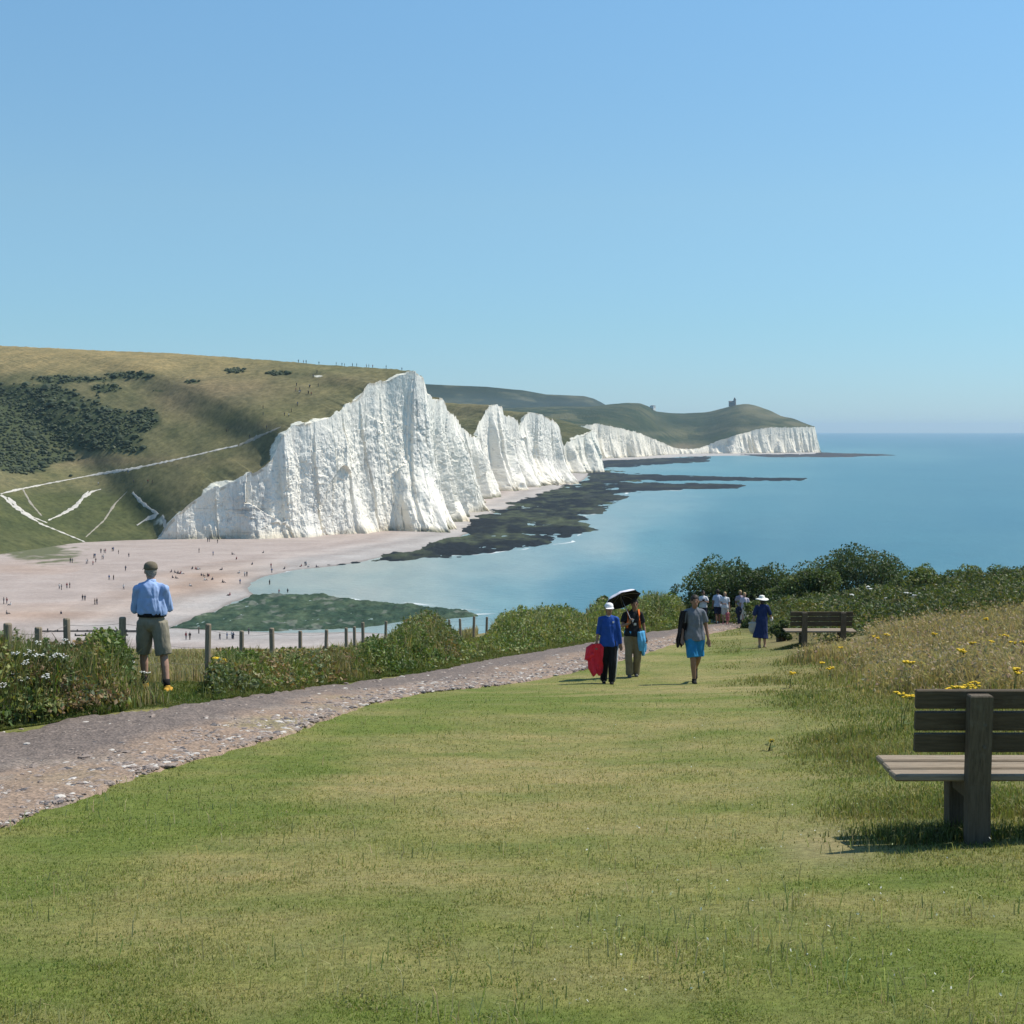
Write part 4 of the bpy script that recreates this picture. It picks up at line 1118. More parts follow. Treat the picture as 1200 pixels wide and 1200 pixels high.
# --- mown lawn
r = np.random.default_rng(101)
n = 470000
qx = r.uniform(-160, 1360, n)
qy = 738 + (1290 - 738) * r.random(n) ** 0.85
x, y = unproj(qx, qy)
me_, ro_, ve_, v_, px_, py_ = zone(x, y)
ok = (v_ > 0.97 + 0.04 * fbm(x / 0.5, y / 0.5, 803, 3) + 0.02 * r.normal(size=n)) & (y < 60) & (me_ < 0.5) & ~((px_ > 872) & (py_ < 752))
x, y, ro, qq, v = x[ok], y[ok], ro_[ok], py_[ok], v_[ok]
px = px_[ok]
cl = vary(lawn_col(x, y, px, qq) * 1.32, r, 0.82, 1.22)
cl = np.where(r.random((len(x), 1)) < 0.10, np.array([[0.38, 0.33, 0.17]]) * r.uniform(0.8, 1.2, (len(x), 1)), cl)
gr = lerp3([0.145, 0.190, 0.048], [0.29, 0.255, 0.115], r.random(len(x)))
cl = np.where((r.random(len(x)) < ro * 0.8)[:, None], vary(gr, r), cl)
pn = fbm(x / 0.7, y / 0.7, 801, 3)
bare = np.exp(-(((px - 975) / 60) ** 2 + ((qq - 992) / 24) ** 2))
h = (0.012 + 0.014 * r.random(len(x)) + 0.010 * np.clip(pn, 0, 1)) * (1 + 1.8 * ro * (0.6 + 0.8 * r.random(len(x)))) * (1 - 0.75 * bare) * (0.55 + 0.45 * sstep(4, 12, y))
w = 0.0034 + 0.00042 * y
P = np.stack([x, y, gz(x, y) - 0.004], 1)
keep = r.random(len(x)) > bare * 0.7
o = blades('lawn_grass', P[keep], h[keep], w[keep] * r.uniform(0.7, 1.3, keep.sum()), cl[keep], M_GRASS, 0.97, 1)
tag(o, 'short mown grass of the broad clifftop lawn', 'grass', kind='stuff')
# taller stalks and weeds left by the mower
n = 11000
qx = r.uniform(-100, 1300, n); qy = 780 + 480 * r.random(n) ** 0.8
x, y = unproj(qx, qy); me_, ro_, ve_, v_, px_, py_ = zone(x, y)
clus = fbm(x / 0.9, y / 0.9, 811, 3)
ok = (v_ > 1.03) & (clus + 0.25 * sstep(400, 900, qx) > r.uniform(-0.1, 1.0, n)) & (me_ < 0.5)
x, y = x[ok], y[ok]
P = np.stack([x, y, gz(x, y)], 1)
o = blades('stalks', P, r.uniform(0.035, 0.11, len(x)), 0.003 + 0.0004 * y, vary(lerp3([0.46, 0.40, 0.22], [0.22, 0.26, 0.09], r.random(len(x)) ** 1.5), r), M_GRASS, 0.85, 2, True)
tag(o, 'pale dry stalks standing up out of the mown lawn', 'grass', kind='stuff')

n = 34000
qx = r.uniform(-120, 1320, n); qy = 770 + 500 * r.random(n) ** 0.85
x, y = unproj(qx, qy); me_, ro_, ve_, v_, px_, py_ = zone(x, y)
cl_ = np.abs(fbm(x / 0.35, y / 0.35, 815, 3)) 
ok = (v_ > 1.02) & (cl_ > 0.55) & (me_ < 0.5) & (y < 26)
x, y = x[ok], y[ok]
P = np.stack([x, y, gz(x, y) - 0.003], 1)
tone = vnoise(x / 0.5, y / 0.5, 817)
cl = np.where((tone > 0.62)[:, None], [[0.36, 0.32, 0.17]], [[0.215, 0.250, 0.075]]) * np.ones((len(x), 1))
o = blades('turf_tufts', P, r.uniform(0.010, 0.024, len(x)), 0.004 + 0.0004 * y, vary(cl, r), M_GRASS, 0.96, 12, True)
tag(o, 'small coarse tufts and clover clumps breaking up the mown lawn', 'grass', kind='stuff')

# --- half-long rough grass and the dry meadow on the right
n = 190000
qx = r.uniform(800, 1420, n); qy = r.uniform(700, 960, n)
x, y = unproj(qx, qy); me_, ro_, ve_, v_, px_, py_ = zone(x, y)
ok = (v_ > 1.06) & ~((px_ > 868) & (px_ < 905) & (py_ < 790)) & (r.random(n) < np.maximum(me_, ro_ * 0.6)) & (y > 9) & (y < 70) & ~((px_ > 905) & (px_ < 1016) & (py_ > 738) & (py_ < 774 - 0.10 * (px_ - 905)))
x, y, me1, py1, px1, ro1 = x[ok], y[ok], me_[ok], py_[ok], px_[ok], ro_[ok]
tuft = fbm(x / 0.8, y / 0.8, 821, 3)
hh = (0.028 + 0.055 * ro1 + 0.07 * tuft * ro1) * (1 - me1) + (0.36 + 0.16 * tuft) * me1
h = np.clip(hh * r.uniform(0.6, 1.25, len(x)), 0.02, 0.75)
cg = lerp3([0.145, 0.190, 0.050], [0.32, 0.275, 0.125], np.clip(r.random(len(x)) * 0.9 + 0.25 * fbm(x / 1.5, y / 1.5, 823, 2), 0, 1))
cm = lerp3([0.46, 0.36, 0.21], [0.23, 0.215, 0.095], np.clip(r.random(len(x)) + 0.35 * fbm(x / 2.5, y / 2.5, 825, 2) - 0.15, 0, 1))
cl = np.where((r.random(len(x)) < me1)[:, None], cm, cg)
P = np.stack([x, y, gz(x, y) - 0.01], 1)
w = 0.005 + 0.00042 * y
o = blades('meadow_grass', P, h, w, vary(cl, r), M_GRASS, 0.65, 3, True)
tag(o, 'tall dry meadow grass gone to seed on the right bank', 'grass', kind='stuff')
# seed heads
k = (r.random(len(x)) < 0.16 * me1)
Ps = P[k] + np.stack([r.normal(0, .05, k.sum()), r.normal(0, .05, k.sum()), h[k] * 0.98], 1)
V, Fa, C = leaf_mesh(Ps, 0.035 + 0.0011 * y[k], vary(np.tile([[0.40, 0.31, 0.20]], (k.sum(), 1)), r), 4)
o = mesh_np('seed_heads', V, Fa, M_GRASS, col=C)
tag(o, 'buff seed heads nodding over the dry meadow grass', 'grass', kind='stuff')
# clover and daisies
n = 170
qx = r.uniform(640, 1250, n); qy = r.uniform(820, 1190, n)
x, y = unproj(qx, qy)
P = np.stack([x, y, gz(x, y) + 0.04 + 0.05 * zone(x, y)[1]], 1)
V, Fa, C = leaf_mesh(P, r.uniform(0.008, 0.015, n), np.tile([[0.70, 0.70, 0.66]], (n, 1)), 5, 0.0)
o = mesh_np('clover_flowers', V, Fa, M_GRASS, col=C)
tag(o, 'scattered white clover flowers in the lawn near the bench', 'flowers', kind='stuff')
# --- long grass the mower cannot reach round the bench feet
Pn, hn = [], []
for bx, by, s_ in ((NB[0], NB[1], 1.0), (NB[0] + 0.95, NB[1], 1.0), (FB[0], FB[1], 1.0), (FB[0] + .95, FB[1], 1.0)):
    m_ = 2600
    dx, dy = r.normal(-0.16, 0.26, m_), r.normal(0.30, 0.24, m_)
    d_ = np.hypot((dx + 0.1) / 0.4, (dy - 0.30) / 0.45)
    Pn.append(np.stack([bx + dx, by + dy, gz(bx + dx, by + dy) - 0.01], 1)); hn.append(np.clip(0.125 - 0.05 * d_, 0.03, 0.15) * np.where(dy < 0.05, 0.45, 1) * r.uniform(0.5, 1.35, m_))
Pn = np.concatenate(Pn); hn = np.concatenate(hn)
o = blades('tussock_grass', Pn, hn, 0.005 + 0.0003 * Pn[:, 1], vary(lerp3([0.085, 0.12, 0.035], [0.17, 0.165, 0.07], r.random(len(Pn)) ** 1.5), r), M_GRASS, 0.95, 6, True)
tag(o, 'long uncut grass tufts round the feet of the benches', 'grass', kind='stuff')

# --- verge between path and fence
FX = np.array([p[0] for p in posts]); FYv = np.array([p[1] for p in posts])
YTOP = np.array([(-160, 748), (-60, 746), (0, 748), (30, 752), (62, 759), (90, 764), (108, 754), (125, 748), (143, 755), (152, 776), (165, 792), (200, 802), (243, 800), (252, 776), (262, 763), (300, 769), (330, 765), (360, 766), (390, 762), (420, 758), (436, 750), (455, 747), (474, 730), (500, 719), (516, 726), (532, 742), (545, 754), (560, 753), (572, 744), (585, 724), (600, 717), (640, 713), (665, 711), (685, 722), (694, 712), (704, 702), (716, 704), (730, 716), (745, 704), (760, 696), (775, 694), (792, 700), (806, 716), (826, 727)], float)
def verge_pts(n, r, px0, px1, far=1.3):
    q = r.uniform(px0, px1, n)
    py0 = np.interp(q, PU[:, 0], PU[:, 1])
    ax, ay = unproj(q, py0)
    yf = np.interp(q, [-200, 0, 80, 143, 193, 243, 283, 320, 352, 381, 426, 475, 519, 540, 585, 640, 704, 830], [14, 16, 17.2, 19.2, 21.2, 23, 25, 27, 29, 31, 35, 40, 47, 52, 60, 69, 78, 84]) + far
    t = r.random(n)
    y = ay * (1 - t) + np.maximum(yf, ay + 1.0) * t
    x = (q - 600) / F * y
    return q, x, y, t
def verge_h(q, x, y, t):
    zs = CZ - (np.interp(q, YTOP[:, 0], YTOP[:, 1]) - HY) / F * y
    room = np.maximum(zs - gz(x, y), 0.03)
    H = np.minimum(room, 0.22 + 2.0 * sstep(0.03, 0.55, t) * np.clip(0.85 + 0.5 * fbm(x / 0.8, y / 1.2, 831, 3), 0.2, 1.4))
    return np.minimum(H, 2.2)
def hedge_part(name, label, px0, px1, n, seed, cols, lo=0.0):
    r = np.random.default_rng(seed)
    q, x, y, t = verge_pts(n, r, px0, px1)
    lump = fbm(x / 0.30, y / 0.45, 841 + seed, 4)
    dens = fbm(x / 0.7, y / 1.0, 843 + seed, 3)
    H = verge_h(q, x, y, t) * np.clip(0.82 + 0.42 * lump, 0.2, 1.18)
    ok = (t > lo + 0.10 * r.random(n)) & (H > 0.16) & (dens > -0.5 + 0.7 * r.random(n))
    q, x, y, t, H, lump = q[ok], x[ok], y[ok], t[ok], H[ok], lump[ok]
    u = 1 - np.abs(r.normal(0, 0.30, len(x))); u = np.clip(u, 0.03, 1.02)
    P = np.stack([x + r.normal(0, 0.05, len(x)), y + r.normal(0, 0.05, len(x)), gz(x, y) + H * u], 1)
    sp = np.clip(0.5 + 0.75 * fbm(x / 1.1, y / 1.6, 851 + seed, 3), 0, 0.999)
    ci = np.minimum((sp * len(cols) + r.normal(0, 0.55, len(x))).clip(0, len(cols) - 1).astype(int), len(cols) - 1)
    C = vary(np.array(cols)[ci], r, 0.65, 1.35)
    size = (0.030 + 0.0010 * y) * r.uniform(0.4, 1.6, len(x))
    V, Fa, CC = leaf_mesh(P, size, C, seed)
    t_ = empty(name, (float(x.mean()), float(y.mean()), float(gz(x.mean(), y.mean()))))
    tag(t_, label, 'hedge')
    O = np.array(t_.location)
    mesh_np('foliage', V - O, Fa, M_HEDGE, t_, col=CC)
    # the woody stems
    mb = MB()
    for k in r.integers(0, len(x), 70):
        b0 = Vector((x[k] + r.normal(0, .05), y[k], float(gz(x[k], y[k])) - 0.05)) - t_.location
        top = b0 + Vector((r.normal(0, .18), r.normal(0, .18), float(H[k]) * r.uniform(0.7, 1.02)))
        mb.tube([b0, b0.lerp(top, 0.5) + Vector((r.normal(0, .04), 0, 0.03)), top], [0.009, 0.007, 0.003], 4, False)
    tag(mb.build('stems', M_STEM, t_), kind='stuff')
    return t_
M_STEM = simple('brown_stem', (0.10, 0.075, 0.045), 0.9, 0.3, 20)
GREENS = [(0.097, 0.145, 0.042), (0.154, 0.203, 0.061), (0.211, 0.227, 0.082), (0.268, 0.194, 0.097), (0.130, 0.162, 0.073)]
hedge_part('bramble_hedge', 'tangled bramble hedge with white flower heads at the left edge', -150, 150, 52000, 21, [(0.095, 0.141, 0.045), (0.161, 0.217, 0.066), (0.254, 0.264, 0.103), (0.284, 0.198, 0.113), (0.133, 0.161, 0.085)])
hedge_part('bramble_hedge', 'long bramble hedge running along the fence beyond the man in blue', 248, 540, 84000, 22, GREENS)
hedge_part('bramble_hedge', 'low green hedge along the fence just left of the woman in blue', 538, 735, 42000, 23, [(0.133, 0.179, 0.057), (0.208, 0.246, 0.080), (0.284, 0.284, 0.110), (0.169, 0.208, 0.085)])
hedge_part('bramble_hedge', 'green bank of bushes beside the path behind the umbrella', 735, 832, 30000, 24, [(0.113, 0.161, 0.054), (0.179, 0.217, 0.072), (0.236, 0.254, 0.095)])
# weeds, docks and tall grasses standing through the hedge
n = 42000
q, x, y, t = verge_pts(n, r, -160, 832, 0.8)
H = verge_h(q, x, y, t)
ok = (t > 0.06) & (fbm(x / 0.8, y / 1.1, 891, 3) > -0.25) & ~((q > 146) & (q < 250) & (t > 0.2))
x, y, H = x[ok], y[ok], H[ok]
P = np.stack([x, y, gz(x, y) - 0.01], 1)
cl = lerp3([0.12, 0.17, 0.048], [0.36, 0.30, 0.16], np.clip(r.random(len(x)) ** 1.3 + 0.3 * fbm(x / 1.5, y / 1.5, 893, 2), 0, 1))
o = blades('tall_weeds', P, np.clip(H * r.uniform(0.55, 1.22, len(x)), 0.1, 1.9), 0.008 + 0.0006 * y, vary(cl, r), M_GRASS, 0.45, 17, True)
tag(o, 'tall grasses and weeds growing up through the bramble hedge', 'weeds', kind='stuff')
# verge grass
n = 120000
q, x, y, t = verge_pts(n, r, -160, 830, 0.6)
t = t ** 1.9
x0, y0 = unproj(q, np.interp(q, PU[:, 0], PU[:, 1]))
y = y0 * (1 - t) + (y0 + np.maximum((y - y0), 1.2)) * t; x = (q - 600) / F * y
gapw = ((q > 146) & (q < 252))
edge = 0.06 * fbm(x / 0.4, y / 0.4, 861, 3)
ok = (path_pos(x, y)[0] < 0.015 + edge)
x, y, q, t, gapw = x[ok], y[ok], q[ok], t[ok], gapw[ok]
room = np.maximum(CZ - (np.interp(q, YTOP[:, 0], YTOP[:, 1]) - HY) / F * y - gz(x, y), 0.05)
h = np.minimum((0.07 + 0.17 * sstep(0, 0.3, t)) * np.where(gapw, 0.38, 1) * r.uniform(0.4, 1.15, len(x)) * np.where(gapw, 0.75, 1) * np.clip(0.9 + 0.5 * fbm(x / 0.8, y / 0.8, 863, 3), 0.3, 1.5), room + 0.1)
cl = lerp3([0.105, 0.155, 0.040], [0.24, 0.215, 0.09], np.clip(r.random(len(x)) * 0.75 + 0.25 * fbm(x / 1.2, y / 1.2, 865, 2), 0, 1))
P = np.stack([x, y, gz(x, y) - 0.01], 1)
o = blades('verge_grass', P, h, 0.006 + 0.00045 * y, vary(cl, r), M_GRASS, 0.7, 7, True)
tag(o, 'long green verge grass between the gravel path and the fence', 'grass', kind='stuff')
# the hayfield beyond the fence
n = 60000
q = r.uniform(-60, 560, n); y = r.uniform(20, 76, n) ; x = (q - 600) / F * y
fx0 = np.interp(y, [15, 20, 30, 47, 60, 80], [-5.2, -4.9, -3.9, -2.2, -0.4, 5])
ok = (x < fx0 - 0.5)
x, y = x[ok], y[ok]
P = np.stack([x, y, gz(x, y) - 0.01], 1)
h = r.uniform(0.15, 0.42, len(x)) * np.clip(1 + 0.4 * fbm(x / 2, y / 2, 867, 2), 0.4, 1.5)
cl = lerp3([0.40, 0.33, 0.19], [0.19, 0.19, 0.08], np.clip(r.random(len(x)) * 0.8 + 0.4 * fbm(x / 4, y / 4, 869, 2), 0, 1))
o = blades('hay_grass', P, h, 0.010 + 0.0005 * y, vary(cl, r), M_GRASS, 0.6, 8, True)
tag(o, 'dry straw coloured grass in the field beyond the fence', 'grass', kind='stuff')

# --- shrubs of the scrub on the right
def shrub(name, label, px, pyb, pyt, wpx, Y, n, cols, seed, leaf=0.15, lumps=26, wind=0.0, group=None, squash=1.0, core=True):
    r = np.random.default_rng(seed)
    x = (px - 600) / F * Y; zb = CZ - (pyb - HY) / F * Y; zg = float(gz(x, Y)); zb = min(zb, zg + 0.4)
    H = CZ - (pyt - HY) / F * Y - zb; W = wpx / F * Y
    t = empty(name, (x, Y, zb)); tag(t, label, 'shrub', group)
    # lumps of the crown: a dome of uneven clumps
    L_ = []
    for k in range(lumps):
        a = r.uniform(0, 6.28); q = math.sqrt(r.random())
        cx = q * math.cos(a) * W * 0.42; cy = q * math.sin(a) * W * 0.32 * squash
        top = H * (1 - 0.62 * (abs(cx + wind * W * 0.2) / (W * 0.5)) ** 2.6) * (1 - 0.25 * (cy / (W * 0.4 * squash + 1e-6)) ** 2)
        rad = r.uniform(0.075, 0.15) * min(W, 2.2 * H)
        cz = max(top * r.uniform(0.25, 1.0) - rad * 0.8, rad * 0.3)
        L_.append((cx, cy, cz, rad))
    L_ = np.array(L_)
    pk = L_[:, 3] ** 2; ii = r.choice(len(L_), n, p=pk / pk.sum())
    d = r.normal(size=(n, 3)); d /= np.linalg.norm(d, axis=1)[:, None]
    rr = L_[ii, 3] * (1.02 - np.abs(r.normal(0, 0.16, n)) + 0.12 * r.random(n))
    rr *= 1 + 0.25 * fbm(d[:, 0] * 2.2 + ii, d[:, 2] * 2.2 + d[:, 1], 871 + seed, 3)
    P = L_[ii, :3] + d * rr[:, None] * np.array([1.15, 1.0, 0.85])
    ok = P[:, 2] > -0.3; P = P[ok]; ii = ii[ok]
    base = np.array(cols)[(ii * 7) % len(cols)]
    C = vary(base, r, 0.6, 1.4)
    V, Fa, CC = leaf_mesh(P, leaf * r.uniform(0.6, 1.4, len(P)), C, seed)
    mesh_np('foliage', V, Fa, M_HEDGE, t, col=CC)
    mb = MB()
    for (cx, cy, cz, rad) in L_[:14]:
        mb.tube([(cx * 0.25, cy * 0.25, -0.4), (cx * 0.6, cy * 0.6, cz * 0.5), (cx, cy, cz)], [0.07, 0.05, 0.02], 5, False)
    tag(mb.build('branches', M_STEM, t), kind='stuff')
    return t
DK = [(0.054, 0.084, 0.036), (0.076, 0.109, 0.044), (0.100, 0.128, 0.054)]
MD = [(0.090, 0.130, 0.048), (0.128, 0.166, 0.057), (0.164, 0.190, 0.076), (0.081, 0.109, 0.044)]
LT = [(0.143, 0.176, 0.060), (0.193, 0.210, 0.077), (0.126, 0.151, 0.059), (0.227, 0.218, 0.092)]
shrub('thorn_bush', 'big rounded dark thorn bush rising behind the group of walkers', 862, 728, 649, 150, 82, 27200, DK + MD[:2], 41, 0.126, 54)
shrub('thorn_bush', 'dark windswept thorn bush, tallest on the skyline at right', 1014, 692, 634, 150, 92, 22100, DK, 42, 0.126, 46, wind=0.5)
shrub('thorn_bush', 'dark low thorn bush at the right edge of the scrub', 1186, 700, 664, 66, 74, 8500, DK, 43, 0.104, 25)
shrub('thorn_bush', 'small rounded bush beside the far bench, right of the hat', 914, 748, 726, 26, 47, 4420, DK + MD[:1], 44, 0.067, 19)
shrub('thorn_bush', 'dark little bush behind the umbrella at the fence corner', 709, 716, 694, 22, 84, 4420, DK, 45, 0.089, 16)
shrub('thorn_bush', 'broad mid green bush between the big thorn bush and skyline bush', 945, 712, 655, 90, 78, 15300, MD, 46, 0.111, 38)
shrub('thorn_bush', 'grey green low bush in the scrub behind the far bench', 968, 738, 694, 84, 60, 15300, MD + LT[:1], 47, 0.089, 35)
shrub('thorn_bush', 'olive bush with brown stems right of the far bench', 1058, 736, 700, 54, 54, 8500, LT + [(0.10, 0.075, 0.04)], 48, 0.074, 25)
shrub('thorn_bush', 'green bush below the windswept thorn bush', 1085, 712, 662, 96, 74, 15300, MD + LT[:2], 49, 0.104, 35)
shrub('thorn_bush', 'pale green bush topped with white umbels near the right edge', 1130, 728, 688, 76, 60, 12750, LT + MD[:1], 50, 0.089, 32)
shrub('thorn_bush', 'leafy green bush cut by the right edge of the picture', 1222, 728, 684, 90, 60, 11900, LT + MD, 51, 0.089, 32)
shrub('thorn_bush', 'light green bush on the skyline at far right', 1150, 700, 658, 110, 88, 13600, MD + LT[:1], 52, 0.118, 32)
shrub('thorn_bush', 'green bush on the skyline beyond the right edge', 1260, 700, 660, 110, 88, 11900, MD + LT[:1], 54, 0.118, 32)
shrub('thorn_bush', 'mid green bush right behind the woman in the white hat', 900, 735, 690, 56, 66, 9350, MD + DK[:1], 53, 0.089, 25)
# ground cover between them
n = 90000
q = r.uniform(838, 1400, n); y = r.uniform(42, 92, n) ; x = (q - 600) / F * y
zz_, pyv = None, None
px_, pyv = proj(x, y, gz(x, y))
lim = np.interp(q, [838, 870, 900, 960, 1010, 1100, 1200, 1400], [730, 733, 748, 752, 748, 735, 722, 715])
ok = pyv < lim
x, y, q = x[ok], y[ok], q[ok]
H = np.clip(0.75 + 0.6 * fbm(x / 2.2, y / 2.6, 881, 3), 0.15, 1.6) * sstep(0, 4, y - 42 + 3 * r.random(len(x)))
u = np.clip(1 - np.abs(r.normal(0, 0.35, len(x))), 0.03, 1)
P = np.stack([x, y, gz(x, y) + H * u], 1)
sp = np.clip(0.5 + 0.7 * fbm(x / 3, y / 3, 883, 3) + r.normal(0, 0.15, len(x)), 0, 0.999)
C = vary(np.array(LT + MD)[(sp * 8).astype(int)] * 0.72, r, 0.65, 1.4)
V, Fa, CC = leaf_mesh(P, (0.035 + 0.0014 * y) * r.uniform(0.6, 1.4, len(x)), C, 61)
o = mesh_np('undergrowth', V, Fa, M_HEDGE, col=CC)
tag(o, 'low green undergrowth filling the scrub between the thorn bushes', 'undergrowth', kind='stuff')

# --- flowers
M_YEL = simple('ragwort_yellow', (0.72, 0.48, 0.02), 0.7, 0.2, 30)
M_UMB = simple('umbel_white', (0.72, 0.72, 0.66), 0.8, 0.08, 30)
M_GST = simple('green_stem', (0.09, 0.12, 0.035), 0.8, 0.25, 20)
def flower(name, label, px, py, h, spread, mat, group, cat, seed, heads=9, fs=0.03, stems=3, D=None):
    r = random.Random(seed)
    if D is None:
        x, y = [float(q) for q in unproj(px, py, h)]
    else:
        y = D; x = (px - 600) / F * y; h = float(CZ - (py - HY) / F * y - gz(x, y))
    z = float(gz(x, y))
    t = empty(name, (x, y, z)); tag(t, label, cat, group)
    mb = MB()
    for k in range(stems):
        hd = MB()
        tx_, ty_ = r.uniform(-spread, spread) * .8, r.uniform(-spread, spread) * .8
        hh = h * r.uniform(0.9, 1.0)
        mb.tube([(0.02 * k - .02, 0.01 * k, -0.03), (tx_ * 0.3, ty_ * 0.3, hh * 0.55), (tx_, ty_, hh * 0.97)], [0.005, 0.004, 0.003], 4, False)
        for q in range(5):      # ragged leaves on the stem
            zz = hh * (0.15 + 0.14 * q); an = r.uniform(0, 6.28); l = 0.09 * (1 - 0.12 * q)
            c = Vector((tx_ * 0.3 * zz / hh, ty_ * 0.3 * zz / hh, zz)); dd = Vector((math.cos(an), math.sin(an), 0.25)); sd_ = Vector((-math.sin(an), math.cos(an), 0)) * l * 0.25
            mb.add([c, c + dd * l * 0.5 + sd_, c + dd * l, c + dd * l * 0.5 - sd_], [(0, 1, 2, 3)])
        for q in range(heads):
            an = r.uniform(0, 6.28); rr = spread * 0.75 * math.sqrt(r.random())
            c = Vector((tx_ + rr * math.cos(an), ty_ + rr * math.sin(an), hh + r.uniform(-0.012, 0.012)))
            mb.tube([(tx_, ty_, hh * 0.9), c], [0.003, 0.002], 3, False)
            hd.ell(c, (fs * r.uniform(.7, 1.2), fs * r.uniform(.7, 1.2), fs * 0.4), 7, 4)
        hd.build('flower_head', mat, t, True)
    mb.build('stem', M_GST, t)
    return t
RAG = [(1092, 741, .75), (1126, 759, .6), (1178, 743, .6), (1195, 750, .6), (1137, 752, .55), (1159, 750, .55), (1066, 775, .45), (1188, 783, .5), (1133, 802, .5), (1146, 799, .5), (1118, 804, .48), (1058, 813, .42),
       (986, 758, .4), (1026, 745, .5), (1041, 743, .5), (974, 783, .3), (962, 777, .3), (926, 788, .3), (902, 867, .12), (1155, 724, .6)]
LR = {0: 'tallest yellow ragwort standing clear of the dry meadow grass', 10: 'yellow ragwort just above the left half of the near bench', 11: 'low yellow ragwort at the left end of the near bench back', 8: 'dense yellow ragwort directly behind the near bench post', 18: 'tiny yellow ragwort alone in the rough lawn left of the near bench', 12: 'orange yellow ragwort just right of the far bench leg'}
rag_plain = []
for i, (a, b_, h) in enumerate(RAG):
    t = flower('ragwort', LR.get(i, 'yellow ragwort in bloom among the tall dry meadow grass'), a, b_, h * 0.85, (0.10 if i in (8, 9, 11, 3) else 0.065) * (0.5 if i == 18 else 1), M_YEL, 'ragwort plants in the dry meadow', 'flower', 900 + i, 9, (0.019 if i != 18 else 0.006) + (0.005 if b_ < 790 else 0), 2)
    if i not in LR: rag_plain.append(t)
rank_labels(rag_plain, 'plain yellow ragworts in bloom in the dry meadow')
flower('ragwort', 'yellow ragwort in the hedge left of the man in the blue shirt', 124, 787, .75, 0.09, M_YEL, 'ragwort along the fence', 'flower', 950, 10, 0.025, D=16.5)
flower('ragwort', 'yellow ragwort beside the fence post right of the man', 255, 771, .9, 0.09, M_YEL, 'ragwort along the fence', 'flower', 951, 10, 0.027, D=20.5)
UMB = [(8, 762), (17, 776), (24, 768), (30, 772), (36, 766), (13, 783), (27, 790), (42, 764), (44, 749), (33, 758), (50, 787), (21, 757), (5, 800), (62, 764), (76, 762), (82, 748), (40, 797), (12, 808), (150, 774), (172, 786)]
um_ = []
for i, (a, b_) in enumerate(UMB):
    t = flower('hogweed', 'white umbel flower head rising from the bramble hedge at left', a, b_, 0.9, 0.055, M_UMB, 'white umbels in the left hedge', 'flower', 1000 + i, 9, 0.011, 2, D=15.0 + 1.0 * random.random() if a < 140 else 18.0); um_.append(t)
rank_labels(um_, 'white umbel heads in the bramble hedge at left')
for i, (a, b_) in enumerate([(1063, 693), (1072, 697), (1080, 694), (1066, 706), (1103, 706), (1108, 704), (1158, 696), (1166, 698), (1184, 704), (1165, 712), (1020, 686), (1000, 696), (1040, 700)]):
    t = flower('hogweed', 'white umbel flower head in the scrub at upper right', a, b_, 1.2, 0.10, M_UMB, 'white umbels in the right scrub', 'flower', 1100 + i, 9, 0.040, 2, D=53 + 4 * random.random()); um_.append(t)
rank_labels(um_[len(UMB):], 'white umbel heads in the scrub at upper right')

# ------------------------------------------------------------------ the crowd far off: beach, slope and skyline
def flat_mat(name, c, rough=0.85):
    m, nt, b = new_mat(name); b.inputs['Base Color'].default_value = (*c, 1); b.inputs['Roughness'].default_value = rough
    b.inputs['Specular IOR Level'].default_value = 0.15
    return m
SKIN = simple('skin', (0.42, 0.25, 0.18), 0.6, 0.08, 12)
SKIN2 = simple('tanned_skin', (0.27, 0.155, 0.105), 0.6, 0.08, 12)
HAIRD = simple('dark_hair', (0.03, 0.022, 0.017), 0.6, 0.3, 60)
HAIRG = simple('grey_hair', (0.26, 0.24, 0.21), 0.7, 0.3, 60)
HAIRB = simple('fair_hair', (0.42, 0.30, 0.15), 0.7, 0.3, 60)
TINY = [flat_mat('cloth_' + n_, c) for n_, c in (('black', (0.02, 0.02, 0.022)), ('navy', (0.025, 0.035, 0.07)), ('grey', (0.12, 0.12, 0.125)), ('white', (0.55, 0.55, 0.54)), ('red', (0.22, 0.03, 0.035)), ('brown', (0.09, 0.06, 0.04)), ('blue', (0.05, 0.10, 0.22)))]
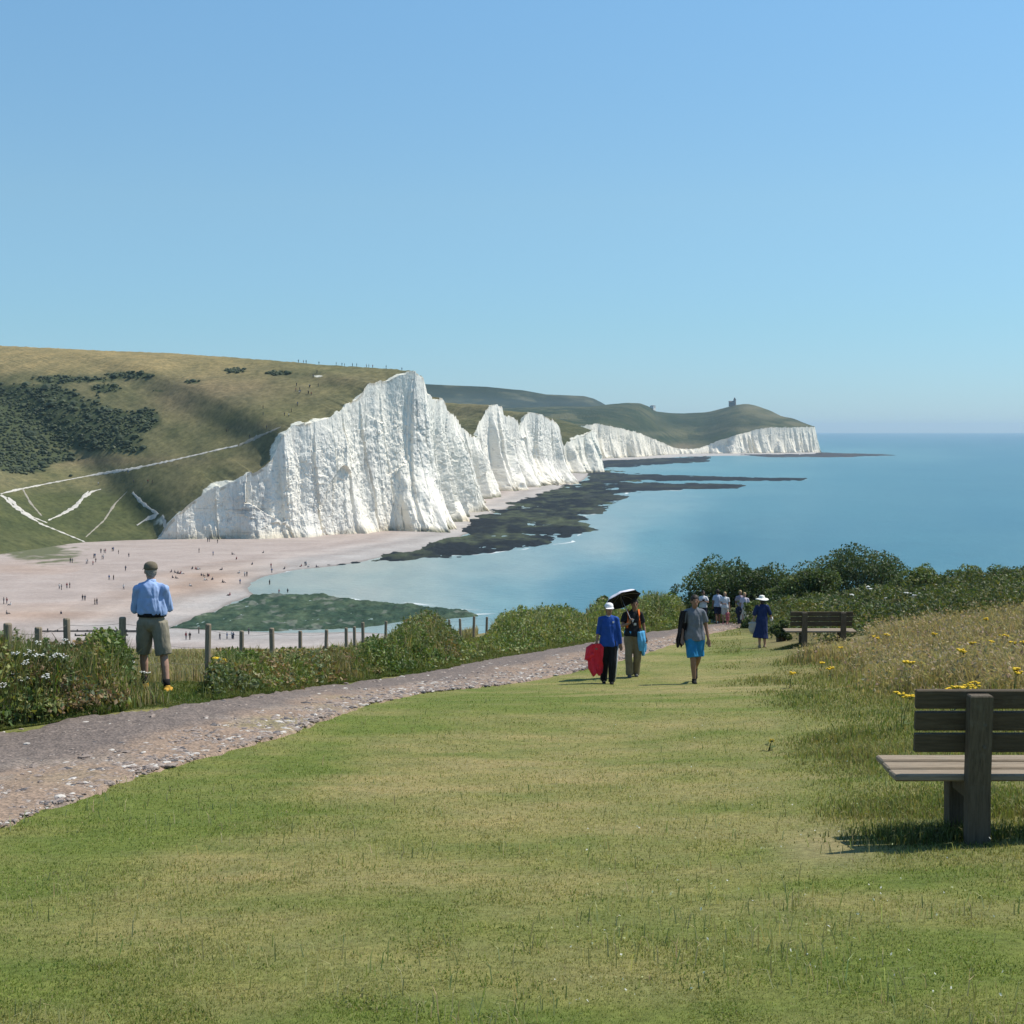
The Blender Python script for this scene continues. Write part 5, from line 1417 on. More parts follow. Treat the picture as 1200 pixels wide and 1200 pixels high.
def tiny_mesh(kind, top, bot, seed):
    r = random.Random(seed); parts = []
    def add(mb, mi): parts.append((mb, mi))
    if kind == 'stand':
        st = r.uniform(0.03, 0.16)
        lg = MB(); lg.cap((-0.09, st, 0.08), (-0.08, 0, 0.85), 0.06, 0.09, 6); lg.cap((0.09, -st, 0.08), (0.08, 0, 0.85), 0.06, 0.09, 6); add(lg, 1)
        to = MB(); to.cap((0, 0, 0.92), (0, 0, 1.28), 0.15, 0.18, 7); to.cap((-0.2, 0, 1.38), (-0.25, r.uniform(-.1, .1), 0.95), 0.055, 0.045, 5); to.cap((0.2, 0, 1.38), (0.25, r.uniform(-.1, .1), 0.95), 0.055, 0.045, 5); add(to, 0)
        hd = MB(); hd.ell((0, 0, 1.61), (0.085, 0.10, 0.125), 7, 5); hd.cap((0, 0, 1.40), (0, 0, 1.52), 0.055, 0.05, 5); add(hd, 2)
        hh = MB(); hh.ell((0, 0.01, 1.65), (0.095, 0.11, 0.10), 7, 5); add(hh, 3)
    else:
        lg = MB(); lg.cap((-0.1, -0.1, 0.12), (-0.1, -0.5, 0.35), 0.09, 0.075, 6); lg.cap((-0.1, -0.5, 0.35), (-0.1, -0.75, 0.06), 0.065, 0.05, 6)
        lg.cap((0.1, -0.1, 0.12), (0.12, -0.5, 0.12 + 0.2 * r.random()), 0.09, 0.075, 6); lg.cap((0.12, -0.5, 0.2), (0.12, -0.85, 0.06), 0.065, 0.05, 6); add(lg, 1)
        to = MB(); to.cap((0, 0, 0.18), (0, 0.12, 0.55), 0.16, 0.17, 7); to.cap((-0.19, 0.1, 0.6), (-0.25, 0.3, 0.1), 0.055, 0.045, 5); to.cap((0.19, 0.1, 0.6), (0.2, -0.3, 0.38), 0.055, 0.045, 5); add(to, 0)
        hd = MB(); hd.ell((0, 0.08, 0.86), (0.085, 0.10, 0.125), 7, 5); hd.cap((0, 0.1, 0.66), (0, 0.08, 0.78), 0.055, 0.05, 5); add(hd, 2)
        hh = MB(); hh.ell((0, 0.10, 0.90), (0.095, 0.11, 0.10), 7, 5); add(hh, 3)
    mb = MB(); mi = []
    for p, i in parts:
        mb.add(p.v, p.f); mi += [i] * len(p.f)
    me = bpy.data.meshes.new('person'); me.from_pydata(mb.v, [], mb.f); me.update()
    for m_ in (TINY[top], TINY[bot], SKIN2, HAIRD): me.materials.append(m_)
    me.polygons.foreach_set('material_index', mi); me.polygons.foreach_set('use_smooth', [True] * len(mi))
    return me
STAND = [tiny_mesh('stand', a, b_, i) for i, (a, b_) in enumerate(((0, 1), (1, 0), (3, 1), (2, 0), (4, 1), (0, 5), (6, 2), (5, 0)))]
SIT = [tiny_mesh('sit', a, b_, 20 + i) for i, (a, b_) in enumerate(((0, 1), (4, 0), (3, 2), (1, 5), (2, 0)))]
bvBeach = bvh_of(beach)
def sc(pts, ox, oy, k): return [(ox + a / k, oy + b_ / k) for a, b_ in pts]
B_ST = sc([(300, 362), (308, 362), (368, 367), (374, 365), (396, 372), (400, 343), (405, 341), (408, 360), (430, 321), (435, 347), (441, 347), (444, 321), (450, 321), (478, 313), (483, 313), (505, 325), (549, 338), (535, 396), (253, 474), (262, 478), (285, 470), (297, 470), (465, 435), (484, 435), (352, 523), (362, 523), (527, 476), (16, 537), (29, 537), (848, 319), (908, 331), (927, 279), (885, 273), (893, 273), (1043, 420), (1052, 420), (1155, 383), (1148, 458), (1023, 453), (404, 540), (413, 540)], 0, 560, 3.636)
B_ST += sc([(525, 77), (530, 77), (387, 152), (423, 188), (457, 188), (395, 105)], 200, 640, 3.333)
B_SI = sc([(44, 543), (730, 402), (745, 405), (758, 407), (768, 409), (775, 410), (735, 427), (750, 429), (820, 389), (835, 391), (845, 391), (858, 417), (868, 420), (885, 417), (890, 420), (873, 437), (905, 435), (945, 393), (950, 447), (978, 502), (1020, 407), (1075, 370), (1123, 320), (990, 327), (1008, 347), (810, 462), (260, 580), (30, 581)], 0, 560, 3.636)
B_SI += sc([(445, 90), (510, 80), (540, 82), (570, 83)], 200, 640, 3.333)
B_LO = sc([(110, 342), (192, 366), (245, 364), (240, 362), (305, 345), (60, 366), (75, 366), (220, 364)], 200, 640, 3.333)
S_ST = sc([(925, 297), (925, 320), (1000, 322), (1015, 325), (1045, 288), (1040, 236), (1085, 246), (1055, 241), (797, 379), (878, 399), (937, 368), (345, 566), (470, 558), (520, 559), (535, 559), (450, 526)], 0, 380, 3)
S_ST += sc([(210, 248), (220, 352), (75, 383), (70, 411), (140, 410), (165, 422), (155, 362), (58, 498), (10, 553), (50, 348), (180, 284), (150, 360)], 340, 400, 6.667)
K_ST = [p[0] for p in sc([(65, 165), (105, 168), (125, 170), (405, 185), (425, 188), (487, 190), (520, 197), (597, 197), (615, 197), (645, 200), (750, 210), (873, 215), (360, 198), (225, 190)], 340, 400, 6.667)]
cnt = 0
CW = {'stand': ['black and navy', 'navy and black', 'white', 'grey', 'red', 'black and brown', 'blue', 'brown'], 'sit': ['black', 'red', 'white', 'navy', 'grey']}
BYL = {}
def put(p, kind, label, group):
    global cnt
    if p is None: return
    ms = STAND if kind == 'stand' else SIT
    o = bpy.data.objects.new('person', ms[cnt % len(ms)])
    o.location = (p.x, p.y, p.z - 0.03); o.rotation_euler = (0, 0, random.uniform(0, 6.28)); s_ = random.uniform(0.92, 1.06); o.scale = (s_, s_, s_)
    link(o); tag(o, label, 'person', group); BYL.setdefault((group, CW[kind][cnt % len(ms)]), []).append(o); cnt += 1
for (a, b_) in B_ST: put(hit(bvBeach, a, b_), 'stand', 'tiny distant figure standing or walking on the pink shingle beach', 'figures standing on the far beach')
for (a, b_) in B_SI: put(hit(bvBeach, a, b_), 'sit', 'tiny distant figure sitting on the shingle beach', 'figures sitting on the far beach')
for (a, b_) in B_LO: put(hit(bvBeach, a, b_), 'stand', 'tiny figure on the strip of beach between weed bank and fence', 'figures on the near beach strip')
for (a, b_) in S_ST: put(hit(bvA, a, b_), 'stand', 'tiny distant figure walking on the grassy slope above the cliff', 'figures on the grassy slope')
for a in K_ST:
    p = crest_point(bvA, a, float(np.interp(a, [340, 400, 470, 490], [424, 429, 434.5, 437])))
    put(p, 'stand', 'tiny distant figure standing against the sky on the brow', 'figures on the skyline of the brow')

for (g_, c_), os_ in BYL.items():
    rank_labels(os_, 'tiny ' + g_ + ' wearing ' + c_)

# ------------------------------------------------------------------ the walkers
def cloth(name, c, var=0.12, rough=0.85, bstr=0.25):
    return simple(name, c, rough, var, 14, bstr, 220, 0.15)
V3 = Vector
def joints(f=(0, 1), **kw):
    """standing figure 1.70 m tall; x = right in the picture, f = facing"""
    J = dict(pel=(0, 0, .92), waist=(0, 0, 1.05), chest=(0, 0, 1.26), neck=(0, 0, 1.43), head=(0, 0, 1.59),
             shL=(-.168, 0, 1.355), shR=(.168, 0, 1.355), elL=(-.215, 0, 1.09), elR=(.215, 0, 1.09), wrL=(-.235, f[1] * .08, .86), wrR=(.235, f[1] * .08, .86),
             hipL=(-.085, 0, .88), hipR=(.085, 0, .88), knL=(-.095, 0, .48), knR=(.095, 0, .48), anL=(-.10, 0, .085), anR=(.10, 0, .085))
    J.update(kw)
    return {k: V3(v) for k, v in J.items()}

def hand(mb, wr, d, n, k=1.0, curl=0.5, thumb=1):
    """palm and five fingers: d along the hand, n out of the palm"""
    d = d.normalized(); n = (n - d * n.dot(d)).normalized(); s = d.cross(n)
    c = wr + d * 0.045 * k
    for q in (-0.028, -0.009, 0.009, 0.027):
        mb.cap(wr + s * q * 0.6 * k, wr + d * 0.085 * k + s * q * k, 0.017 * k, 0.0125 * k, 6)
    for i, (q, l) in enumerate(((-0.030, .066), (-0.010, .078), (0.010, .074), (0.029, .058))):
        a = wr + d * 0.085 * k + s * q * k
        b_ = a + (d * (1 - 0.3 * curl) + n * 0.5 * curl).normalized() * l * 0.5 * k
        e = b_ + (d * (1 - curl) + n * curl).normalized() * l * 0.5 * k
        mb.cap(a, b_, 0.0115 * k, 0.0105 * k, 6); mb.cap(b_, e, 0.0105 * k, 0.009 * k, 6)
    a = wr + d * 0.03 * k + s * 0.026 * thumb * k
    b_ = a + (d * 0.7 + s * 0.75 * thumb + n * 0.3).normalized() * 0.035 * k
    mb.cap(a, b_, 0.0135 * k, 0.0115 * k, 6); mb.cap(b_, b_ + (d + n * 0.3 + s * 0.1 * thumb).normalized() * 0.032 * k, 0.0115 * k, 0.0095 * k, 6)

def body(t, J, hf, skin, voxel=0.011, fem=False, curl=0.5, handdir=None):
    """one continuous skin from head to ankles"""
    mb = MB()
    f = V3((hf[0], hf[1], 0)).normalized(); s = V3((f.y, -f.x, 0))
    R = Matrix((s, f, V3((0, 0, 1)))).transposed()
    h = J['head']
    mb.ell(h + V3((0, 0, .012)), (.073, .092, .100), 14, 10, R)                     # skull
    mb.ell(h + f * .022 - V3((0, 0, .058)), (.055, .066, .062), 12, 8, R)           # jaw
    mb.cap(h + f * .088 + V3((0, 0, .012)), h + f * .108 - V3((0, 0, .022)), .010, .015, 7)   # nose
    mb.cap(h + f * .080 - s * .03 + V3((0, 0, .026)), h + f * .080 + s * .03 + V3((0, 0, .026)), .013, .013, 7)   # brow
    mb.cap(h + f * .080 - s * .016 - V3((0, 0, .055)), h + f * .080 + s * .016 - V3((0, 0, .055)), .010, .010, 7)  # lips
    mb.ell(h + f * .066 - V3((0, 0, .085)), (.024, .022, .02), 8, 6, R)             # chin
    for q in (-1, 1):
        mb.ell(h + s * .074 * q - V3((0, 0, .008)), (.014, .024, .034), 8, 6, R)    # ears
    mb.cap(J['neck'] - V3((0, 0, .03)), h - V3((0, 0, .06)) - f * .01, .056, .052, 10)
    c, w, p = J['chest'], J['waist'], J['pel']
    mb.ell(c, (.150, .100, .185), 14, 10); mb.ell((c + w) / 2, (.135, .092, .16), 12, 8); mb.ell(w, (.130, .092, .14), 12, 8); mb.ell(p, (.155 if not fem else .165, .108, .13), 14, 8)
    for sd in 'LR':
        sh, el, wr = J['sh' + sd], J['el' + sd], J['wr' + sd]
        mb.cap(J['neck'] - V3((0, 0, .02)), sh, .046, .047, 9)
        mb.cap(sh, el, .047 if not fem else .041, .037, 10); mb.cap(el, wr, .038, .025, 10)
        hd = (handdir or {}).get(sd, (wr - el).normalized())
        hand(mb, wr, V3(hd), f + V3((0.5 if sd == 'L' else -0.5, 0, 0)), 1.0, curl, -1 if sd == 'L' else 1)
        hp, kn, an = J['hip' + sd], J['kn' + sd], J['an' + sd]
        mb.cap(hp, kn, .088, .056, 10); mb.cap(kn, kn.lerp(an, .35), .053, .056, 10); mb.cap(kn.lerp(an, .33) , an, .055, .036, 10)
        ff = J.get('ft' + sd, f)
        mb.cap(an - ff * .03 - V3((0, 0, .04)), an + ff * .13 - V3((0, 0, .055)), .034, .028, 8)
    o = mb.blend('body', skin, t, voxel, 3)
    return o

def face_parts(t, J, hf, dark):
    f = V3((hf[0], hf[1], 0)).normalized(); s = V3((f.y, -f.x, 0)); h = J['head']
    for q in (-1, 1):
        MB().ell(h + f * .083 + s * .031 * q + V3((0, 0, .008)), (.011, .008, .007), 8, 5).build('eye', dark, t, True)
    MB().cap(h + f * .089 - s * .02 - V3((0, 0, .056)), h + f * .089 + s * .02 - V3((0, 0, .056)), .004, .004, 6).build('mouth', M_LIP, t, True)
M_LIP = flat_mat('lips', (0.24, 0.09, 0.08), 0.6)
M_EYE = flat_mat('eye_dark', (0.02, 0.015, 0.012), 0.3)

def top_garment(J, mat, t, name='shirt', hem=.88, infl=.018, sleeve='short', voxel=.011, fold=.006, flare=0.0, seed=0, belly=0.0):
    mb = MB(); c, w, p = J['chest'], J['waist'], J['pel']; i = infl
    mb.ell(c, (.142 + i, .100 + i, .185 + i * .3), 16, 10); mb.ell((c + w) / 2 + V3((0, 0, 0)), (.134 + i, .098 + i + belly, .16), 14, 8)
    n = 5
    pts = []; rr = []
    for q in range(n + 1):
        u = q / n; z = c.z - .02 + (hem - c.z + .02) * u
        base = c.lerp(w, min(1, u * 1.3)) if u < .77 else w.lerp(p, (u - .77) / .23 * .8)
        pts.append(V3((base.x, base.y, z))); rr.append(.143 + i + flare * u + (.034 * min(1, max(0, (u - .45) / .4)) if hem < .97 else .012 * u))
    mb.tube(pts, rr, 18, True, .69 if hem > .97 else .77)
    for sd in 'LR':
        sh, el, wr = J['sh' + sd], J['el' + sd], J['wr' + sd]
        mb.cap(J['neck'] - V3((0, 0, .026)), sh, .047 + i * .6, .049 + i * .6, 10)
        if sleeve == 'short':
            e = sh.lerp(el, .68); mb.cap(sh, sh.lerp(e, .5), .047 + i * .6, .050 + i * .6, 10); mb.tube([sh, e], [.047 + i * .7, .052 + i * .9], 12)
        elif sleeve in ('long', 'elbow') or (isinstance(sleeve, dict)):
            k = sleeve[sd] if isinstance(sleeve, dict) else sleeve
            mb.cap(sh, el, .047 + i * .5, .042 + i * .5, 10)
            if k == 'long': mb.tube([el, el.lerp(wr, .5), wr], [.042 + i * .5, .038 + i * .5, .030 + i * .4], 12)
            elif k == 'elbow': mb.tube([el, el.lerp(wr, .25)], [.042 + i * .5, .043 + i * .5], 12)
    mb.cap(J['neck'] - V3((0, 0, .03)), J['neck'] + V3((0, 0, .012)), .062, .058, 10)
    return mb.blend(name, mat, t, voxel, 3, .5, fold * 1.3, (15, 15, 4.5), seed)

def leg_garment(J, mat, t, name='trousers', upto=1.0, waistz=1.0, loose=.012, voxel=.011, fold=.006, seed=0):
    mb = MB(); p = J['pel']
    mb.ell(p + V3((0, 0, -.01)), (.160 + loose, .112 + loose, .13), 16, 9)
    mb.tube([V3((p.x, p.y, waistz)), V3((p.x, p.y, waistz - .05)), p], [.146 + loose, .150 + loose, .158 + loose], 18, True, .70)
    for sd in 'LR':
        hp, kn, an = J['hip' + sd], J['kn' + sd], J['an' + sd]
        if upto <= .5:
            e = hp.lerp(kn, upto * 2)
            mb.tube([hp + V3((0, 0, .03)), hp.lerp(e, .5), e], [.090 + loose, .084 + loose * 1.2, .078 + loose * 1.4], 14)
        else:
            mb.tube([hp + V3((0, 0, .03)), hp.lerp(kn, .5), kn, kn.lerp(an, .5), an - V3((0, 0, .03))], [.092 + loose, .080 + loose, .063 + loose, .060 + loose, .050 + loose * 1.3], 14)
    return mb.blend(name, mat, t, voxel, 3, .5, fold * 1.3, (14, 14, 5), seed)

def shoes(J, f, mat, t, name='shoe', sole=None):
    for sd in 'LR':
        an = J['an' + sd]; ff = V3(J.get('ft' + sd, V3((f[0], f[1], 0)))).normalized()
        g = an - V3((0, 0, .045))
        mb = MB(); mb.cap(g - ff * .045, g + ff * .14 - V3((0, 0, .008)), .044, .036, 10); mb.cap(an, g, .047, .046, 10); mb.cap(g - ff * .05 - V3((0, 0, .02)), g + ff * .15 - V3((0, 0, .02)), .026, .024, 8)
        o = mb.blend(name, mat, t, .010, 2)

def hair(J, hf, mat, t, long=0.0, voxel=.011, up=.012):
    f = V3((hf[0], hf[1], 0)).normalized(); s = V3((f.y, -f.x, 0)); h = J['head']; R = Matrix((s, f, V3((0, 0, 1)))).transposed()
    mb = MB(); mb.ell(h - f * .010 + V3((0, 0, .034)), (.084, .098, .092), 14, 9, R); mb.ell(h - f * .036 - V3((0, 0, .012)), (.079, .070, .075), 12, 8, R)
    if long: mb.cap(h - f * .05 - V3((0, 0, .02)), h - f * .06 - V3((0, 0, long)), .068, .055, 10)
    return mb.blend('hair', mat, t, voxel, 2, .5, .004, (60, 60, 8), 3)

def cap_hat(J, hf, mat, t, peak=True):
    f = V3((hf[0], hf[1], 0)).normalized(); s = V3((f.y, -f.x, 0)); h = J['head']; R = Matrix((s, f, V3((0, 0, 1)))).transposed()
    mb = MB(); V = []; Fa = []; seg = 18
    for (rz, rr) in ((.022, 1.0), (.050, 1.0), (.080, .93), (.105, .74), (.120, .42), (.126, .06)):
        for k in range(seg):
            a = 2 * math.pi * k / seg
            V.append(h + R @ V3((math.cos(a) * .090 * rr, math.sin(a) * .108 * rr - .004, rz)))
    for i in range(5):
        for k in range(seg): Fa.append((i * seg + k, i * seg + (k + 1) % seg, (i + 1) * seg + (k + 1) % seg, (i + 1) * seg + k))
    Fa.append(tuple(5 * seg + k for k in range(seg))); Fa.append(tuple(range(seg))[::-1])
    o = mb.add(V, Fa).build('cap', mat, t, True)
    if peak:
        V = []; Fa = []; nn_ = 9
        for lay in (0.0, .006):
            for k in range(nn_):
                a = math.radians(20 + 140 * k / (nn_ - 1)); dx, dy = math.cos(a), math.sin(a)
                V.append(h + R @ V3((dx * .088, dy * .104, .026 + lay))); V.append(h + R @ V3((dx * .094, .05 + dy * .125, .008 + lay)))
        for lay in (0, 2 * nn_):
            for k in range(nn_ - 1):
                q = (lay + 2 * k, lay + 2 * k + 1, lay + 2 * k + 3, lay + 2 * k + 2); Fa.append(q if lay else q[::-1])
        for k in range(nn_ - 1): Fa.append((2 * k + 1, 2 * nn_ + 2 * k + 1, 2 * nn_ + 2 * k + 3, 2 * k + 3))
        MB().add(V, Fa).build('peak', mat, o, True)
    return o

def person(label, px, py, hpx, group=None, h0=1.70, D=None):
    x, y = [float(q) for q in unproj(px, py)]
    if D: y = D; x = (px - 600) / F * D
    t = empty('person', (x, y, float(gz(x, y)) - 0.01))
    s_ = hpx / F * y / h0
    t.scale = (s_, s_, s_)
    tag(t, label, 'person', group)
    return t

# --- 1. the man at the fence, seen from behind
t = person('man in a pale blue shirt, khaki shorts and cap, standing with his back to us', 183, 806, 154, h0=1.72, D=19.2)
f1 = (-.22, 1)
J = joints(f1, pel=(-.075, .08, .93), waist=(-.07, .07, 1.06), chest=(-.085, .09, 1.27), neck=(-.095, .12, 1.435), head=(-.115, .17, 1.585), shL=(-.258, .08, 1.352), shR=(.088, .08, 1.352), elL=(-.310, .15, 1.08), elR=(.140, .16, 1.08), wrL=(-.20, .38, 1.16), wrR=(.02, .38, 1.17),
           hipL=(-.165, .08, .89), hipR=(.020, .08, .89), knL=(-.215, .20, .50), knR=(.085, .06, .485), anL=(-.20, .22, .09), anR=(.150, -.03, .085), ftL=(-.25, 1, 0), ftR=(.1, 1, 0))
body(t, J, (-.55, 1), SKIN, .011, handdir={'L': (.6, .5, .3), 'R': (-.6, .5, .3)})
M_BSH = cloth('pale_blue_shirt', (0.31, 0.43, 0.69), 0.10)
top_garment(J, M_BSH, t, 'shirt', 1.035, .026, 'long', .011, .012, .014, 1, .01)
MB().tube([J['neck'] + V3((0, 0, -.015)), J['neck'] + V3((-.006, .012, .035))], [.070, .064], 14, True, .85).build('collar', M_BSH, t, True)
leg_garment(J, cloth('khaki_shorts', (0.25, 0.225, 0.17), 0.12), t, 'shorts', .49, 1.015, .020, .011, .009, 2)
MB().tube([(-.075, .08, .995), (-.075, .08, 1.045)], [.190, .188], 24, True, .73).build('belt', cloth('black_belt', (0.015, 0.015, 0.016)), t, True)
for sd in 'LR': MB().tube([J['an' + sd] - V3((0, 0, .01)), J['an' + sd].lerp(J['kn' + sd], .24)], [.043, .047], 12).build('sock', cloth('black_sock', (0.015, 0.015, 0.017)), t, True)
shoes(J, f1, cloth('yellow_shoe', (0.62, 0.36, 0.06)), t)
hair(J, (-.55, 1), HAIRG, t); cap_hat(J, (-.55, 1), cloth('olive_cap', (0.16, 0.135, 0.095)), t)

# --- 2. the woman in blue, walking towards us
t = person('woman in a royal blue top, black trousers and white cap, walking towards us', 713.5, 801, 95, h0=1.70)
f2 = (0.0, -1)
J = joints(f2, elL=(-.222, .02, 1.09), wrL=(-.26, -.06, .88), elR=(.215, -.01, 1.09), wrR=(.245, -.02, .85), knL=(-.085, .03, .48), anL=(-.10, .10, .085), knR=(.075, -.08, .48), anR=(.055, -.08, .085), head=(.005, -.02, 1.585))
body(t, J, (.1, -1), SKIN2, .012, True, handdir={'L': (-.15, -.1, -1)})
face_parts(t, J, (.1, -1), M_EYE)
M_RB = cloth('royal_blue_top', (0.020, 0.070, 0.30), 0.12)
top_garment(J, M_RB, t, 'top', .80, .020, {'L': 'elbow', 'R': 'long'}, .012, .010, .010, 4)
MB().tube([J['neck'] + V3((0, 0, -.03)), J['neck'] + V3((0, -.004, .012))], [.074, .064], 14, True, .85).build('collar', cloth('white_collar', (0.70, 0.70, 0.70)), t, True)
MB().box((.085, -.138, 1.315), (.035, .006, .035), .001).build('chest_logo', cloth('white_print', (0.75, 0.75, 0.75)), t)
lg = leg_garment(J, cloth('black_trousers', (0.012, 0.013, 0.016)), t, 'trousers', 1.0, .98, .018, .012, .008, 5)
hp, kn, an = J['hipR'], J['knR'], J['anR']
MB().tube([hp + V3((.108, -.02, -.06)), kn + V3((.084, -.02, 0)), an + V3((.068, -.02, 0))], .014, 6).build('side_stripe', cloth('white_stripe', (0.70, 0.70, 0.70)), lg, True)
shoes(J, f2, cloth('black_shoe', (0.015, 0.015, 0.016)), t)
hair(J, (.1, -1), HAIRD, t, .13); cap_hat(J, (.1, -1), cloth('white_cap', (0.80, 0.79, 0.80), .03), t)
wo = t
# her red jacket, bunched in the hand
def hung_cloth(name, label, cat, mat, top, w, L_, pts, seed, lean=(0, 0), thick=.03, folds=4):
    o = empty(name, top); tag(o, label, cat)
    r = np.random.default_rng(seed); nu, nv = 22, 26
    U = np.linspace(-1, 1, nu)[None, :]; Vv = np.linspace(0, 1, nv)[:, None]
    ww = np.interp(Vv, pts[0], pts[1]) * w / 2
    cx = np.interp(Vv, pts[0], pts[2])
    X = U * ww + cx + lean[0] * Vv * L_; amp = .018 + .045 * Vv
    Y = amp * np.sin(U * folds + 2.2 * fbm(U * 1.5, Vv * 1.2, seed, 2)) + lean[1] * Vv * L_ + .03 * fbm(U * 3, Vv * 4, seed + 3, 2)
    Zz = -Vv * L_ * (1 + .05 * np.sin(U * 5 + seed)) + .0 * U
    fr = np.stack([X, Y - thick / 2, Zz], -1); bk = np.stack([X, Y + thick / 2, Zz], -1)
    gf = grid_faces(nv, nu); n = nu * nv
    rim = list(range(nu)) + [nu * k + nu - 1 for k in range(1, nv)] + [n - 2 - k for k in range(nu - 1)] + [nu * k for k in range(nv - 2, 0, -1)]
    rim = np.array(rim); q = np.stack([rim, np.roll(rim, -1), np.roll(rim, -1) + n, rim + n], 1)
    m_ = mesh_np('fabric', np.concatenate([fr.reshape(-1, 3), bk.reshape(-1, 3)]), [gf[:, ::-1], gf + n, q], mat, o, smooth=True)
    return o
def at(t, p): return Vector(t.location) + Vector(p) * t.scale.x
hw = J['wrL'] + V3((-.005, -.01, -.09))
rj = hung_cloth('red_jacket', 'bright red jacket dangling from the hand of the woman in blue', 'jacket', cloth('red_fabric', (0.70, 0.035, 0.06), .1, .7), at(t, hw + V3((0.0, -.02, .07))), .37, .63, ([0, .12, .4, .55, .75, 1], [.45, .95, 1.0, .80, .85, .55], [0, -.03, -.05, -.03, -.015, .02]), 31)
sl_ = MB().cap((-.10, -.01, -.22), (-.21, -.02, -.30), .055, .035, 8).build('sleeve', rj.children[0].data.materials[0], rj, True)

# --- 3. the man behind her under the umbrella
t = person('man in a black T-shirt with a blue jacket round his waist, walking under an umbrella', 742, 793, 92, h0=1.70)
f3 = (0.0, -1)
J = joints(f3, head=(.03, -.02, 1.585), elL=(-.24, -.08, 1.12), wrL=(-.10, -.26, 1.20), elR=(.232, .03, 1.09), wrR=(.27, -.05, .86), knL=(-.10, -.06, .48), anL=(-.085, -.05, .085), knR=(.09, -.02, .48), anR=(.075, .10, .085))
body(t, J, (.05, -1), SKIN2, .012, handdir={'L': (.3, -.3, .9)}, curl=.8)
face_parts(t, J, (.05, -1), M_EYE)
top_garment(J, cloth('black_tshirt', (0.018, 0.019, 0.022)), t, 'shirt', .90, .022, 'short', .012, .009, .006, 8)
MB().box((-.03, -.142, 1.25), (.06, .006, .07), .001, Matrix.Rotation(.4, 3, 'Y')).build('shirt_print', cloth('pale_print', (0.60, 0.60, 0.58)), t)
MB().box((.03, -.140, 1.165), (.05, .006, .05), .001).build('shirt_print', cloth('pale_print', (0.60, 0.60, 0.58)), t)
leg_garment(J, cloth('khaki_trousers', (0.20, 0.165, 0.105)), t, 'trousers', 1.0, .98, .020, .012, .010, 9)
shoes(J, f3, cloth('grey_shoe', (0.10, 0.10, 0.10)), t); hair(J, (.05, -1), HAIRD, t)
M_LB = cloth('sky_blue_fabric', (0.10, 0.36, 0.62), .15)
mb = MB(); mb.tube([(0, 0, .955), (0, 0, 1.01)], [.20, .19], 22, True, .74); wj = mb.build('waist_jacket', M_LB, t, True)
mb = MB()
for k, (xx, yy, dx, L_) in enumerate(((.12, -.12, .03, .42), (.17, -.09, .05, .50), (.205, -.02, .05, .46), (.19, .06, .03, .55), (.10, .13, .02, .50))):
    mb.tube([(xx, yy, 1.0), (xx + dx * .6, yy - .01, .80), (xx + dx, yy, 1.0 - L_)], [.045, .058, .035], 9)
mb.blend('tail', M_LB, wj, .012, 4, .5, .010, (14, 14, 4), 2).parent = wj
mb = MB(); mb.ell((0, .17, 1.20), (.16, .09, .24), 12, 9); mb.build('backpack', cloth('dark_backpack', (0.03, 0.03, 0.03)), t, True)
for q in (-1, 1):
    MB().tube([(q * .105, .09, 1.40), (q * .115, -.02, 1.465), (q * .12, -.105, 1.38), (q * .125, -.138, 1.22), (q * .14, -.10, 1.08)], .022, 7, True, .6).build('strap', cloth('orange_strap', (0.55, 0.13, 0.03)), t, True)
# umbrella, carried tipped back
gp = at(t, J['wrL'] + V3((.03, -.06, .07)))
um = empty('umbrella', gp); tag(um, 'black lined umbrella with a white outer skin tilted over two walkers', 'umbrella')
ax = V3((-.42, .60, 1)).normalized()
qz = V3((0, 0, 1)).rotation_difference(ax).to_matrix()
um.rotation_euler = qz.to_euler()
M_UW = cloth('white_umbrella_cloth', (0.72, 0.70, 0.76), .04, .6); M_UB = cloth('black_umbrella_lining', (0.012, 0.012, 0.014))
M_METAL = simple('steel', (0.30, 0.30, 0.31), 0.35, 0.1, 20, metal=0.8)
def dome(r, h, z0, seg=8, rings=6, sub=4):
    V = [(0, 0, z0 + h)]; Fa = []; n = seg * sub
    for i in range(1, rings + 1):
        u = i / rings
        for k in range(n):
            a = 2 * math.pi * k / n; ph = (k % sub) / sub
            sc_ = 1 - .10 * math.sin(math.pi * ph) * u
            V.append((r * math.sin(u * 1.2) / math.sin(1.2) * math.cos(a) * sc_, r * math.sin(u * 1.2) / math.sin(1.2) * math.sin(a) * sc_, z0 + h * (math.cos(u * 1.2) - math.cos(1.2)) / (1 - math.cos(1.2)) - .015 * math.sin(math.pi * ph) * (1 - u)))
    for k in range(n): Fa.append((0, 1 + k, 1 + (k + 1) % n))
    for i in range(rings - 1):
        for k in range(n):
            a = 1 + i * n; k2 = (k + 1) % n
            Fa.append((a + k, a + n + k, a + n + k2, a + k2))
    return V, Fa
V, Fa = dome(.43, .15, .50); cn_ = MB().add(V, Fa).build('canopy', M_UW, um, True)
V, Fa = dome(.424, .142, .490); MB().add(V, [q[::-1] for q in Fa]).build('lining', M_UB, cn_, True)
MB().tube([(0, 0, -.12), (0, 0, .70)], .008, 8).build('shaft', M_METAL, um)
MB().cap((0, 0, -.14), (0, 0, -.02), .016, .014, 8).build('handle', M_UB, um, True)
for k in range(8):
    a = 2 * math.pi * k / 8
    MB().tube([(math.cos(a) * .03, math.sin(a) * .03, .625), (math.cos(a) * .26, math.sin(a) * .26, .568), (math.cos(a) * .413, math.sin(a) * .413, .488)], .0035, 5).build('rib', M_METAL, um)

